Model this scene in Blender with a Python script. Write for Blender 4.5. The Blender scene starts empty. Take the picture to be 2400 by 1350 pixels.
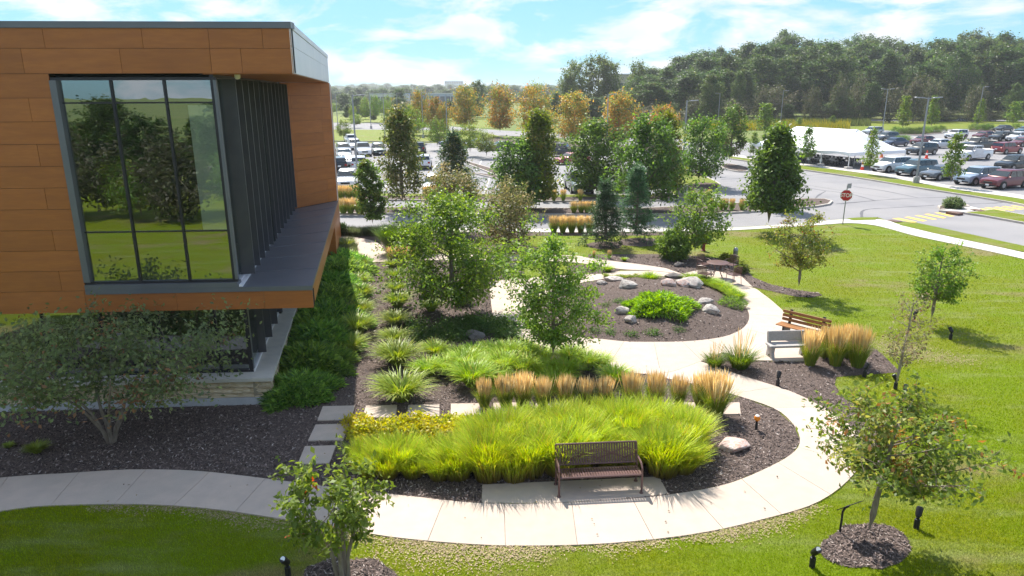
import bpy, bmesh, math, random
import numpy as np
from mathutils import Vector, Matrix, noise as mnoise
rnd = random.Random(7)
D = bpy.data
scene = bpy.context.scene
COL = scene.collection
rad = math.radians

# ------------------------------------------------------------------ camera
CAM_H = 8.5; FPX = 1640.0; PITCH = rad(15.6); ROLL = 0.0035
_f = np.array([0, math.cos(PITCH), -math.sin(PITCH)])
_r0 = np.array([1.0, 0, 0]); _u0 = np.array([0, math.sin(PITCH), math.cos(PITCH)])
_R = _r0*math.cos(ROLL) - _u0*math.sin(ROLL); _U = _u0*math.cos(ROLL) + _r0*math.sin(ROLL)
_C = np.array([0, 0, CAM_H])
cam_d = D.cameras.new('camera'); cam = D.objects.new('camera', cam_d); COL.objects.link(cam)
cam_d.sensor_width = 36; cam_d.lens = 36*FPX/2400; cam_d.clip_start = 0.1; cam_d.clip_end = 6000
cam.matrix_world = Matrix(((_R[0], _U[0], -_f[0], 0), (_R[1], _U[1], -_f[1], 0), (_R[2], _U[2], -_f[2], CAM_H), (0, 0, 0, 1)))
scene.camera = cam

# ------------------------------------------------------------------ light
SUN_AZ = rad(-17.5); SUN_EL = rad(51)
SKY_STRENGTH = 0.15; SUN_STRENGTH = 4.0
scene.view_settings.view_transform = 'Standard'; scene.view_settings.look = 'None'
scene.view_settings.exposure = 1.2; scene.view_settings.gamma = 1.0
world = D.worlds.new('World'); scene.world = world; world.use_nodes = True
def build_world():
    nt = world.node_tree; nt.nodes.clear(); N = nt.nodes.new; L = nt.links.new
    out = N('ShaderNodeOutputWorld'); bg = N('ShaderNodeBackground'); bg.inputs['Strength'].default_value = SKY_STRENGTH
    sky = N('ShaderNodeTexSky'); sky.sky_type = 'NISHITA'; sky.sun_disc = False
    sky.sun_elevation = SUN_EL; sky.sun_rotation = SUN_AZ; sky.dust_density = 0.6; sky.ozone_density = 3.0; sky.air_density = 1.0
    hs = N('ShaderNodeHueSaturation'); hs.inputs['Saturation'].default_value = 1.12
    # soft shoulder so that the bright haze at the horizon keeps its blue, all round
    dv = N('ShaderNodeVectorMath'); dv.operation = 'DIVIDE'; dv.inputs[1].default_value = (2.0, 4.0, 6.2); L(sky.outputs[0], dv.inputs[0])
    a1 = N('ShaderNodeVectorMath'); a1.operation = 'ADD'; a1.inputs[1].default_value = (1, 1, 1); L(dv.outputs[0], a1.inputs[0])
    d2 = N('ShaderNodeVectorMath'); d2.operation = 'DIVIDE'; L(sky.outputs[0], d2.inputs[0]); L(a1.outputs[0], d2.inputs[1])
    L(d2.outputs[0], hs.inputs['Color'])
    tc = N('ShaderNodeTexCoord'); sp = N('ShaderNodeSeparateXYZ'); L(tc.outputs['Generated'], sp.inputs[0])
    cb = N('ShaderNodeVectorMath'); cb.operation = 'MULTIPLY'; cb.inputs[1].default_value = (1, 1, 3.0); L(tc.outputs['Generated'], cb.inputs[0])
    n1 = N('ShaderNodeTexNoise'); n1.inputs['Scale'].default_value = 7.0; n1.inputs['Detail'].default_value = 9; n1.inputs['Roughness'].default_value = 0.58; n1.inputs['Distortion'].default_value = 0.35
    L(cb.outputs[0], n1.inputs['Vector'])
    rp = N('ShaderNodeValToRGB'); rp.color_ramp.elements[0].position = 0.45; rp.color_ramp.elements[1].position = 0.585
    rp.color_ramp.elements[0].color = (0, 0, 0, 1); rp.color_ramp.elements[1].color = (1, 1, 1, 1)
    L(n1.outputs[0], rp.inputs[0])
    n2 = N('ShaderNodeTexNoise'); n2.inputs['Scale'].default_value = 9; n2.inputs['Detail'].default_value = 6
    L(cb.outputs[0], n2.inputs['Vector'])
    cr = N('ShaderNodeValToRGB'); cr.color_ramp.elements[0].position = 0.35; cr.color_ramp.elements[1].position = 0.62
    cr.color_ramp.elements[0].color = (2.5, 2.8, 3.15, 1); cr.color_ramp.elements[1].color = (3.2, 3.25, 3.35, 1)
    L(n2.outputs[0], cr.inputs[0])
    mx = N('ShaderNodeMix'); mx.data_type = 'RGBA'
    L(rp.outputs[0], mx.inputs[0]); L(hs.outputs[0], mx.inputs[6]); L(cr.outputs[0], mx.inputs[7])
    L(mx.outputs[2], bg.inputs['Color']); L(bg.outputs[0], out.inputs['Surface'])
build_world()
sun_d = D.lights.new('sun', 'SUN'); sun = D.objects.new('sun', sun_d); COL.objects.link(sun)
sun_d.energy = SUN_STRENGTH; sun_d.angle = rad(0.5); sun_d.color = (1.0, 0.94, 0.84)
_sd = Vector((math.sin(SUN_AZ)*math.cos(SUN_EL), math.cos(SUN_AZ)*math.cos(SUN_EL), math.sin(SUN_EL)))
sun.rotation_euler = _sd.to_track_quat('Z', 'Y').to_euler(); sun.location = _sd*80
scene.cycles.max_bounces = 6; scene.cycles.diffuse_bounces = 3; scene.cycles.glossy_bounces = 3
scene.cycles.transmission_bounces = 3; scene.cycles.transparent_max_bounces = 6
scene.cycles.use_adaptive_sampling = True; scene.cycles.adaptive_threshold = 0.02
scene.cycles.use_denoising = True; scene.cycles.caustics_reflective = False; scene.cycles.caustics_refractive = False

# ------------------------------------------------------------------ pixel -> place
def ray(x, y): return _f*FPX + _R*(x-1200) + _U*(675-y)
def G(x, y, z=0.0):
    d = ray(x, y); t = (z-CAM_H)/d[2]; return _C + d*t
def zat(P, py):
    """height over point P (x,y) that shows at image row py"""
    a = np.array([P[0], P[1], 0.0]) - _C
    k = 675-py   # (v.U)*F = k*(v.f), v=a+z*e
    return float((k*(a@_f) - FPX*(a@_U)) / (FPX*_U[2] - k*_f[2]))
def ppm(P): # photo pixels per metre at P
    return FPX/float((np.array([P[0], P[1], P[2] if len(P) > 2 else 0.0])-_C)@_f)
RZ = -0.12   # road level; garden and islands lie at 0

# ------------------------------------------------------------------ materials
MATS = {}
def _pr(nt):
    b = nt.nodes.new('ShaderNodeBsdfPrincipled'); o = nt.nodes.new('ShaderNodeOutputMaterial')
    nt.links.new(b.outputs[0], o.inputs['Surface']); return b, o
def mat(name, c, rough=0.7, metal=0.0, c2=None, scale=6.0, det=5.0, bump=0.0, bscale=40.0, bdist=0.02, spec=0.4, stretch=None, c3=None, scale3=0.6, f3=(0.45, 0.65), coat=0.0, coord='Object', lo=0.35, hi=0.65, rnd_amt=0.0):
    m = D.materials.new(name); m.use_nodes = True; nt = m.node_tree; nt.nodes.clear(); N = nt.nodes.new; L = nt.links.new
    b, o = _pr(nt); b.inputs['Roughness'].default_value = rough; b.inputs['Metallic'].default_value = metal
    b.inputs['Specular IOR Level'].default_value = spec; b.inputs['Coat Weight'].default_value = coat
    b.inputs['Base Color'].default_value = (*c, 1)
    tc = N('ShaderNodeTexCoord'); vec = tc.outputs[coord]
    if stretch:
        mp = N('ShaderNodeMapping'); mp.inputs['Scale'].default_value = stretch; L(vec, mp.inputs[0]); vec = mp.outputs[0]
    last = None
    if c2:
        n = N('ShaderNodeTexNoise'); n.inputs['Scale'].default_value = scale; n.inputs['Detail'].default_value = det; L(vec, n.inputs['Vector'])
        r = N('ShaderNodeValToRGB'); r.color_ramp.elements[0].position = lo; r.color_ramp.elements[1].position = hi
        r.color_ramp.elements[0].color = (*c, 1); r.color_ramp.elements[1].color = (*c2, 1); L(n.outputs[0], r.inputs[0]); last = r.outputs[0]
    if c3:
        n = N('ShaderNodeTexNoise'); n.inputs['Scale'].default_value = scale3; n.inputs['Detail'].default_value = 6; L(vec, n.inputs['Vector'])
        r = N('ShaderNodeValToRGB'); r.color_ramp.elements[0].position = f3[0]; r.color_ramp.elements[1].position = f3[1]
        r.color_ramp.elements[0].color = (0, 0, 0, 1); r.color_ramp.elements[1].color = (1, 1, 1, 1); L(n.outputs[0], r.inputs[0])
        mx = N('ShaderNodeMix'); mx.data_type = 'RGBA'; L(r.outputs[0], mx.inputs[0])
        if last is not None: L(last, mx.inputs[6])
        else: mx.inputs[6].default_value = (*c, 1)
        mx.inputs[7].default_value = (*c3, 1); last = mx.outputs[2]
    if rnd_amt:
        oi = N('ShaderNodeObjectInfo'); hs = N('ShaderNodeHueSaturation'); mr = N('ShaderNodeMapRange')
        mr.inputs[3].default_value = 1-rnd_amt; mr.inputs[4].default_value = 1+rnd_amt; L(oi.outputs['Random'], mr.inputs[0]); L(mr.outputs[0], hs.inputs['Value'])
        if last is not None: L(last, hs.inputs['Color'])
        else: hs.inputs['Color'].default_value = (*c, 1)
        last = hs.outputs[0]
    if last is not None: L(last, b.inputs['Base Color'])
    if bump:
        n = N('ShaderNodeTexNoise'); n.inputs['Scale'].default_value = bscale; n.inputs['Detail'].default_value = 4; L(vec, n.inputs['Vector'])
        bp = N('ShaderNodeBump'); bp.inputs['Strength'].default_value = bump; bp.inputs['Distance'].default_value = bdist
        L(n.outputs[0], bp.inputs['Height']); L(bp.outputs[0], b.inputs['Normal'])
    MATS[name] = m; return m
def leafmat(name, trans=0.42, rough=0.5, hue=0.015, val=0.18, spec=0.35):
    m = D.materials.new(name); m.use_nodes = True; nt = m.node_tree; nt.nodes.clear(); N = nt.nodes.new; L = nt.links.new
    b, o = _pr(nt); b.inputs['Roughness'].default_value = rough; b.inputs['Specular IOR Level'].default_value = spec
    at = N('ShaderNodeAttribute'); at.attribute_name = 'Col'; oi = N('ShaderNodeObjectInfo')
    hs = N('ShaderNodeHueSaturation')
    mr = N('ShaderNodeMapRange'); mr.inputs[3].default_value = 0.5-hue; mr.inputs[4].default_value = 0.5+hue; L(oi.outputs['Random'], mr.inputs[0]); L(mr.outputs[0], hs.inputs['Hue'])
    mm = N('ShaderNodeMath'); mm.operation = 'MULTIPLY'; mm.inputs[1].default_value = 7.31; L(oi.outputs['Random'], mm.inputs[0])
    fr = N('ShaderNodeMath'); fr.operation = 'FRACT'; L(mm.outputs[0], fr.inputs[0])
    m2 = N('ShaderNodeMapRange'); m2.inputs[3].default_value = 1-val; m2.inputs[4].default_value = 1+val; L(fr.outputs[0], m2.inputs[0]); L(m2.outputs[0], hs.inputs['Value'])
    L(at.outputs['Color'], hs.inputs['Color']); L(hs.outputs[0], b.inputs['Base Color'])
    tr = N('ShaderNodeBsdfTranslucent'); h2 = N('ShaderNodeHueSaturation'); h2.inputs['Hue'].default_value = 0.5 if name == 'plume' else 0.487; h2.inputs['Saturation'].default_value = 1.1; h2.inputs['Value'].default_value = 1.5 if name == 'plume' else 1.3 if name == 'grass_leaf' else 1.9
    L(hs.outputs[0], h2.inputs['Color']); L(h2.outputs[0], tr.inputs['Color'])
    ms = N('ShaderNodeMixShader'); ms.inputs[0].default_value = trans; L(b.outputs[0], ms.inputs[1]); L(tr.outputs[0], ms.inputs[2]); L(ms.outputs[0], o.inputs['Surface'])
    MATS[name] = m; return m
def lawnmat(name, blades=False):
    m = D.materials.new(name); m.use_nodes = True; nt = m.node_tree; nt.nodes.clear(); N = nt.nodes.new; L = nt.links.new
    b, o = _pr(nt); b.inputs['Roughness'].default_value = 0.75; b.inputs['Specular IOR Level'].default_value = 0.15
    tc = N('ShaderNodeTexCoord'); vec = tc.outputs['Object']
    def nz(scale, det, lo, hi, st=None, rot=0):
        v = vec
        if st:
            mp = N('ShaderNodeMapping'); mp.inputs['Scale'].default_value = st; mp.inputs['Rotation'].default_value = (0, 0, rot); L(vec, mp.inputs[0]); v = mp.outputs[0]
        n = N('ShaderNodeTexNoise'); n.inputs['Scale'].default_value = scale; n.inputs['Detail'].default_value = det; n.inputs['Roughness'].default_value = 0.6; L(v, n.inputs['Vector'])
        r = N('ShaderNodeMapRange'); r.interpolation_type = 'SMOOTHSTEP'; r.inputs[1].default_value = lo; r.inputs[2].default_value = hi; L(n.outputs[0], r.inputs[0]); return r.outputs[0]
    def mix(f, a, bb, ca=None, cb=None):
        x = N('ShaderNodeMix'); x.data_type = 'RGBA'; L(f, x.inputs[0])
        if ca: x.inputs[6].default_value = (*ca, 1)
        else: L(a, x.inputs[6])
        if cb: x.inputs[7].default_value = (*cb, 1)
        else: L(bb, x.inputs[7])
        return x.outputs[2]
    c = mix(nz(9, 6, 0.3, 0.7), None, None, (0.185, 0.245, 0.002), (0.290, 0.330, 0.004))
    c = mix(nz(0.28, 5, 0.38, 0.62), c, None, None, (0.225, 0.315, 0.004))
    c = mix(nz(0.8, 7, 0.48, 0.74, (0.4, 1.7, 1), 0.6), c, None, None, (0.32, 0.37, 0.10))
    c = mix(nz(0.2, 7, 0.52, 0.68, (1.0, 1.8, 1), 0.2), c, None, None, (0.33, 0.29, 0.11))
    hs = N('ShaderNodeHueSaturation')
    if blades:
        at = N('ShaderNodeAttribute'); at.attribute_name = 'Col'; L(at.outputs['Fac'], hs.inputs['Value'])
    else:
        hs.inputs['Value'].default_value = 0.58
    L(c, hs.inputs['Color']); L(hs.outputs[0], b.inputs['Base Color'])
    if blades:
        tr = N('ShaderNodeBsdfTranslucent'); L(hs.outputs[0], tr.inputs['Color'])
        ms = N('ShaderNodeMixShader'); ms.inputs[0].default_value = 0.4; L(b.outputs[0], ms.inputs[1]); L(tr.outputs[0], ms.inputs[2]); L(ms.outputs[0], o.inputs['Surface'])
    else:
        n = N('ShaderNodeTexNoise'); n.inputs['Scale'].default_value = 30; n.inputs['Detail'].default_value = 5; L(vec, n.inputs['Vector'])
        bp = N('ShaderNodeBump'); bp.inputs['Strength'].default_value = 0.8; bp.inputs['Distance'].default_value = 0.05; L(n.outputs[0], bp.inputs['Height']); L(bp.outputs[0], b.inputs['Normal'])
    MATS[name] = m; return m
def glassmat(name, tint, refl=0.3, rough=0.0):
    m = D.materials.new(name); m.use_nodes = True; nt = m.node_tree; nt.nodes.clear(); N = nt.nodes.new; L = nt.links.new
    o = N('ShaderNodeOutputMaterial'); t = N('ShaderNodeBsdfTransparent'); t.inputs['Color'].default_value = (*tint, 1)
    g = N('ShaderNodeBsdfGlossy'); g.inputs['Roughness'].default_value = rough; g.inputs['Color'].default_value = (0.86, 0.93, 0.95, 1)
    tc = N('ShaderNodeTexCoord'); n = N('ShaderNodeTexNoise'); n.inputs['Scale'].default_value = 0.9; L(tc.outputs['Object'], n.inputs['Vector'])
    bp = N('ShaderNodeBump'); bp.inputs['Strength'].default_value = 0.04; bp.inputs['Distance'].default_value = 0.05; L(n.outputs[0], bp.inputs['Height']); L(bp.outputs[0], g.inputs['Normal'])
    fr = N('ShaderNodeFresnel'); fr.inputs[0].default_value = 1.5
    ad = N('ShaderNodeMath'); ad.operation = 'ADD'; ad.use_clamp = True; ad.inputs[1].default_value = refl; L(fr.outputs[0], ad.inputs[0])
    ms = N('ShaderNodeMixShader'); L(ad.outputs[0], ms.inputs[0]); L(t.outputs[0], ms.inputs[1]); L(g.outputs[0], ms.inputs[2]); L(ms.outputs[0], o.inputs['Surface'])
    MATS[name] = m; return m

# ------------------------------------------------------------------ mesh tools
def mesh_np(name, V, Fc, mt=None, col=None, smooth=False):
    V = np.asarray(V, np.float32); Fc = np.asarray(Fc, np.int32)
    me = D.meshes.new(name); nv, nf, k = len(V), len(Fc), Fc.shape[1]
    me.vertices.add(nv); me.vertices.foreach_set('co', V.ravel())
    me.loops.add(nf*k); me.loops.foreach_set('vertex_index', Fc.ravel())
    me.polygons.add(nf); me.polygons.foreach_set('loop_start', np.arange(0, nf*k, k, dtype=np.int32))
    if smooth: me.polygons.foreach_set('use_smooth', np.ones(nf, bool))
    if col is not None:
        ca = me.attributes.new('Col', 'FLOAT_COLOR', 'POINT'); c4 = np.ones((nv, 4), np.float32); c4[:, :3] = col; ca.data.foreach_set('color', c4.ravel())
    me.update(calc_edges=True)
    if mt: me.materials.append(MATS[mt])
    return me
class MB:
    def __init__(s): s.v = []; s.f = []; s.sm = False
    def add(s, vs, fs):
        o = len(s.v); s.v += [tuple(map(float, p)) for p in vs]; s.f += [tuple(i+o for i in f) for f in fs]; return s
    def box(s, c, d, rz=0.0, M=None):
        x, y, z = (d[0]/2, d[1]/2, d[2]/2); vs = []
        for sx, sy, sz in ((-1,-1,-1),(1,-1,-1),(1,1,-1),(-1,1,-1),(-1,-1,1),(1,-1,1),(1,1,1),(-1,1,1)):
            p = Vector((sx*x, sy*y, sz*z))
            if M is not None: p = M @ p
            if rz: p = Matrix.Rotation(rz, 3, 'Z') @ p
            vs.append((p[0]+c[0], p[1]+c[1], p[2]+c[2]))
        return s.add(vs, [(0,3,2,1),(4,5,6,7),(0,1,5,4),(1,2,6,5),(2,3,7,6),(3,0,4,7)])
    def bbox(s, c, d, b=0.01, rz=0.0, M=None):
        """box with chamfered edges"""
        bm = bmesh.new(); bmesh.ops.create_cube(bm, size=1.0)
        for v in bm.verts: v.co = Vector((v.co.x*d[0], v.co.y*d[1], v.co.z*d[2]))
        bmesh.ops.bevel(bm, geom=bm.edges[:], offset=min(b, min(d)*0.45), segments=1, affect='EDGES')
        vs = []
        for v in bm.verts:
            p = v.co.copy()
            if M is not None: p = M @ p
            if rz: p = Matrix.Rotation(rz, 3, 'Z') @ p
            vs.append((p[0]+c[0], p[1]+c[1], p[2]+c[2]))
        bm.verts.index_update(); fs = [tuple(v.index for v in f.verts) for f in bm.faces]; bm.free()
        return s.add(vs, fs)
    def prism(s, poly, z0, z1, cap0=True):
        n = len(poly); vs = [(p[0], p[1], z0) for p in poly] + [(p[0], p[1], z1) for p in poly]
        a = sum(poly[i][0]*poly[(i+1) % n][1]-poly[(i+1) % n][0]*poly[i][1] for i in range(n))
        idx = list(range(n)) if a > 0 else list(range(n))[::-1]
        fs = [tuple(i+n for i in idx)] + ([tuple(idx[::-1])] if cap0 else [])
        for k in range(n):
            i, j = idx[k], idx[(k+1) % n]; fs.append((i, j, j+n, i+n))
        return s.add(vs, fs)
    def tube(s, pts, rs, n=8, cap=True):
        pts = [Vector(p) for p in pts]
        if not hasattr(rs, '__len__'): rs = [rs]*len(pts)
        vs = []; up = None
        for i, p in enumerate(pts):
            t = (pts[min(i+1, len(pts)-1)]-pts[max(i-1, 0)]).normalized()
            if up is None: up = t.orthogonal().normalized()
            else:
                up = (up - t*up.dot(t)); up = up.normalized() if up.length > 1e-6 else t.orthogonal().normalized()
            w = t.cross(up)
            for k in range(n):
                a = 2*math.pi*k/n; vs.append(p + (up*math.cos(a)+w*math.sin(a))*rs[i])
        fs = []
        for i in range(len(pts)-1):
            for k in range(n):
                a, b = i*n+k, i*n+(k+1) % n; fs.append((a, b, b+n, a+n))
        if cap: fs += [tuple(range(n))[::-1], tuple(range((len(pts)-1)*n, len(pts)*n))]
        return s.add(vs, fs)
    def lathe(s, prof, n=16, c=(0, 0, 0)):
        vs = []
        for r, z in prof:
            for k in range(n):
                a = 2*math.pi*k/n; vs.append((c[0]+r*math.cos(a), c[1]+r*math.sin(a), c[2]+z))
        fs = []
        for i in range(len(prof)-1):
            for k in range(n):
                a, b = i*n+k, i*n+(k+1) % n; fs.append((a, b, b+n, a+n))
        fs += [tuple(range(n))[::-1], tuple(range((len(prof)-1)*n, len(prof)*n))]
        return s.add(vs, fs)
    def mesh(s, name, mt=None, smooth=False):
        me = D.meshes.new(name); me.from_pydata(s.v, [], s.f)
        if smooth:
            for p in me.polygons: p.use_smooth = True
            me.set_sharp_from_angle(angle=rad(35))
        me.update()
        if mt: me.materials.append(MATS[mt])
        return me
    def obj(s, name, mt, parent=None, smooth=False):
        return obj(name, s.mesh(name, mt, smooth), parent)
def obj(name, me, parent=None, loc=None, rz=None):
    o = D.objects.new(name, me); COL.objects.link(o)
    if parent: o.parent = parent
    if loc is not None: o.location = loc
    if rz is not None: o.rotation_euler[2] = rz
    return o
def tag(o, label, cat, group=None):
    o['label'] = label; o['category'] = cat
    if group: o['group'] = group
    return o
def struct(o): o['kind'] = 'structure'; return o
def stuff(o): o['kind'] = 'stuff'; return o
def thing(name, label, cat, loc=(0, 0, 0), rz=0.0, group=None, sc=None):
    o = D.objects.new(name, None); COL.objects.link(o); o.empty_display_size = 0.2
    o.location = loc; o.rotation_euler[2] = rz
    if sc: o.scale = sc if hasattr(sc, '__len__') else (sc, sc, sc)
    return tag(o, label, cat, group)
def dup(root, loc, rz=0.0, label=None, group=None, sc=None):
    r = root.copy(); COL.objects.link(r); r.location = loc; r.rotation_euler[2] = rz
    if sc is not None: r.scale = sc if hasattr(sc, '__len__') else (sc, sc, sc)
    if label: r['label'] = label
    if group: r['group'] = group
    for ch in root.children:
        c = ch.copy(); COL.objects.link(c); c.parent = r
        for g in ch.children:
            q = g.copy(); COL.objects.link(q); q.parent = c
    return r
def smooth_poly(P, closed=True, sub=4):
    P = [np.asarray(p[:2], float) for p in P]; n = len(P); out = []
    for i in range(n if closed else n-1):
        p0, p1, p2, p3 = (P[(i-1) % n], P[i], P[(i+1) % n], P[(i+2) % n]) if closed else (P[max(i-1, 0)], P[i], P[i+1], P[min(i+2, n-1)])
        for k in range(sub):
            t = k/sub; out.append(0.5*((2*p1)+(-p0+p2)*t+(2*p0-5*p1+4*p2-p3)*t*t+(-p0+3*p1-3*p2+p3)*t**3))
    if not closed: out.append(P[-1])
    return out
def poly_px(px, z=0.0, smooth=0, closed=True):
    W = [G(x, y, z)[:2] for x, y in px]
    return smooth_poly(W, closed, smooth) if smooth else W
def inside(P, poly):
    poly = np.asarray([p[:2] for p in poly]); x, y = P[:, 0], P[:, 1]; r = np.zeros(len(P), bool); j = len(poly)-1
    for i in range(len(poly)):
        xi, yi = poly[i]; xj, yj = poly[j]
        if yi != yj:
            c = ((yi > y) != (yj > y)) & (x < (xj-xi)*(y-yi)/(yj-yi)+xi); r ^= c
        j = i
    return r
def sheet(name, poly, z, mt, parent=None):
    me = D.meshes.new(name); n = len(poly)
    a = sum(poly[i][0]*poly[(i+1) % n][1]-poly[(i+1) % n][0]*poly[i][1] for i in range(n))
    pl = list(poly) if a > 0 else list(poly)[::-1]
    me.from_pydata([(p[0], p[1], z) for p in pl], [], [tuple(range(n))]); me.update(); me.materials.append(MATS[mt])
    return obj(name, me, parent)
def inset(poly, d):
    P = [np.asarray(p[:2], float) for p in poly]; n = len(P)
    a = sum(P[i][0]*P[(i+1) % n][1]-P[(i+1) % n][0]*P[i][1] for i in range(n)); sg = 1 if a > 0 else -1; out = []
    for i in range(n):
        t = P[(i+1) % n]-P[i-1]; l = np.linalg.norm(t) or 1; nrm = np.array([-t[1], t[0]])/l*sg; out.append(P[i]+nrm*d)
    return out

mat('concrete', (0.50, 0.405, 0.34), 0.85, c2=(0.445, 0.365, 0.31), scale=3, bump=0.15, bscale=90, bdist=0.005, c3=(0.43, 0.365, 0.31), scale3=0.7, f3=(0.48, 0.72), rnd_amt=0.06)
mat('sidewalk_concrete', (0.55, 0.51, 0.48), 0.85, c2=(0.48, 0.45, 0.43), scale=1.5, bump=0.1, bscale=60, bdist=0.005, rnd_amt=0.04)
mat('kerb_concrete', (0.48, 0.43, 0.38), 0.85, c2=(0.40, 0.37, 0.34), scale=2)
mat('joint', (0.16, 0.14, 0.12), 0.95)
mat('asphalt', (0.235, 0.23, 0.245), 0.9, c2=(0.20, 0.197, 0.21), scale=0.5, det=8, bump=0.2, bscale=30, bdist=0.01, c3=(0.27, 0.26, 0.265), scale3=0.12, f3=(0.4, 0.7))
mat('asphalt_crack', (0.10, 0.10, 0.115), 0.8)
mat('mulch', (0.080, 0.062, 0.056), 0.95, c2=(0.16, 0.12, 0.105), scale=38, det=6, bump=1.0, bscale=55, bdist=0.03, spec=0.2)
mat('bare_soil', (0.33, 0.27, 0.15), 0.95, c2=(0.27, 0.24, 0.10), scale=6, det=7, bump=0.5, bscale=30, c3=(0.17, 0.23, 0.012), scale3=2.2, f3=(0.5, 0.6))
lawnmat('lawn'); lawnmat('lawn_blade', True)
mat('field', (0.075, 0.125, 0.014), 0.95, c2=(0.14, 0.17, 0.03), scale=0.15, det=8, c3=(0.15, 0.165, 0.04), scale3=0.03)
leafmat('leaf'); leafmat('grass_leaf', trans=0.36, hue=0.006, val=0.1, rough=0.45)
leafmat('plume', trans=0.35, hue=0.0, val=0.08, rough=0.7, spec=0.1); leafmat('chip', trans=0.0, rough=0.9, hue=0.0, val=0.0, spec=0.2)
mat('bark', (0.17, 0.135, 0.105), 0.9, c2=(0.26, 0.22, 0.18), scale=14, bump=0.5, bscale=30, stretch=(1, 1, 0.3))
mat('bark_pale', (0.26, 0.22, 0.17), 0.9, c2=(0.34, 0.30, 0.25), scale=12, bump=0.4, bscale=30, stretch=(1, 1, 0.3))
mat('wood_panel', (0.37, 0.125, 0.034), 0.42, c2=(0.42, 0.146, 0.039), scale=3.5, det=10, stretch=(.8, .8, 6), c3=(0.33, 0.112, 0.035), scale3=1.1, f3=(0.4, 0.75), rnd_amt=0.07, spec=0.35)
mat('panel_gap', (0.02, 0.015, 0.012), 0.9)
mat('grey_metal', (0.145, 0.15, 0.175), 0.42, 0.35, c2=(0.165, 0.17, 0.195), scale=1.2, spec=0.5)
mat('dark_frame', (0.030, 0.028, 0.036), 0.4, 0.2)
mat('fin_metal', (0.085, 0.083, 0.098), 0.45, 0.3, c2=(0.10, 0.098, 0.11), scale=2)
mat('silver_metal', (0.84, 0.82, 0.86), 0.45, 0.1, c2=(0.78, 0.77, 0.82), scale=0.8)
mat('cut_stone', (0.56, 0.44, 0.29), 0.9, c2=(0.66, 0.56, 0.42), scale=5, bump=0.7, bscale=16, bdist=0.02, c3=(0.46, 0.32, 0.17), scale3=2.0, f3=(0.45, 0.7), rnd_amt=0.16)
mat('stone_cap', (0.60, 0.56, 0.50), 0.85, c2=(0.53, 0.50, 0.455), scale=3, bump=0.1)
mat('mortar', (0.30, 0.25, 0.18), 0.95)
mat('footing', (0.50, 0.50, 0.52), 0.9, c2=(0.43, 0.43, 0.45), scale=3)
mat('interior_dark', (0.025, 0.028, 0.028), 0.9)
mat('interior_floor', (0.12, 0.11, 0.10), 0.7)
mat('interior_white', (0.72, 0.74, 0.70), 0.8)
glassmat('window_glass', (0.90, 0.96, 0.93), 0.29)
mat('black_metal', (0.022, 0.022, 0.026), 0.45, 0.3)
mat('brown_metal', (0.125, 0.064, 0.058), 0.38, 0.1, spec=0.6)
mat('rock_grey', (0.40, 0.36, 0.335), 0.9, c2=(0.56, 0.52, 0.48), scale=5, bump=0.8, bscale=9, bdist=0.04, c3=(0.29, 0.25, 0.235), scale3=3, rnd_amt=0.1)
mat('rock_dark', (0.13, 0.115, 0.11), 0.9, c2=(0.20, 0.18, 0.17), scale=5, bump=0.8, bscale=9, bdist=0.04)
mat('rock_pink', (0.50, 0.28, 0.22), 0.85, c2=(0.60, 0.47, 0.42), scale=4, bump=0.8, bscale=9, bdist=0.04, c3=(0.56, 0.50, 0.48), scale3=3)
mat('plank_wood', (0.34, 0.15, 0.045), 0.55, c2=(0.25, 0.10, 0.03), scale=8, stretch=(0.4, 6, 6), rnd_amt=0.1)
mat('bench_concrete', (0.40, 0.38, 0.37), 0.85, c2=(0.33, 0.32, 0.31), scale=20)
mat('yellow_paint', (0.75, 0.47, 0.085), 0.8, c2=(0.66, 0.44, 0.13), scale=4)
mat('white_paint', (0.72, 0.72, 0.70), 0.8, c2=(0.55, 0.55, 0.54), scale=3)
mat('ramp_brown', (0.14, 0.085, 0.07), 0.9)
mat('sign_red', (0.52, 0.012, 0.02), 0.4)
mat('sign_white', (0.85, 0.85, 0.85), 0.45)
mat('galvanised', (0.30, 0.31, 0.34), 0.45, 0.6)
mat('hydrant_red', (0.22, 0.03, 0.025), 0.45)
mat('tent_white', (0.80, 0.81, 0.86), 0.6)
mat('tyre', (0.018, 0.018, 0.019), 0.8)
mat('rim', (0.35, 0.35, 0.37), 0.3, 0.8)
mat('car_glass', (0.018, 0.024, 0.030), 0.04, 0.0, spec=1.0)
mat('car_black_trim', (0.02, 0.02, 0.022), 0.55)
mat('lamp_clear', (0.75, 0.78, 0.8), 0.12, 0.3)
mat('lamp_red', (0.35, 0.01, 0.01), 0.25)
mat('orange_paint', (0.80, 0.25, 0.02), 0.5)
mat('cone_orange', (0.75, 0.05, 0.02), 0.6)
# ================================================================== setting
struct(sheet('ground', [(-3000, -1500), (3000, -1500), (3000, 5000), (-3000, 5000)], -0.16, 'field'))
road = struct(sheet('road', [(-170, 28), (190, 28), (190, 140), *[G(x, y, RZ)[:2] for x, y in ((2900, 318), (2500, 297), (2200, 304), (2050, 306), (1990, 312))], (70, 127), (-170, 127)], RZ, 'asphalt'))
# garden slab: lawn level 0, edge towards the road
ROAD_EDGE = [(300, 531), (780, 533), (1000, 535), (1200, 536), (1500, 536), (1700, 534), (1820, 527), (1900, 521), (1975, 513), (2020, 509), (2060, 510), (2077, 516), (2147, 522), (2240, 542), (2400, 577), (2700, 648)]
EDGE_W = poly_px(ROAD_EDGE, 0.0)
LAWN_POLY = EDGE_W + [np.array((40, -70)), np.array((-60, -70)), np.array((-60, 47))]
lawn = MB().prism(LAWN_POLY, RZ-0.02, 0.0, cap0=False).obj('lawn', 'lawn'); struct(lawn)

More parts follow.
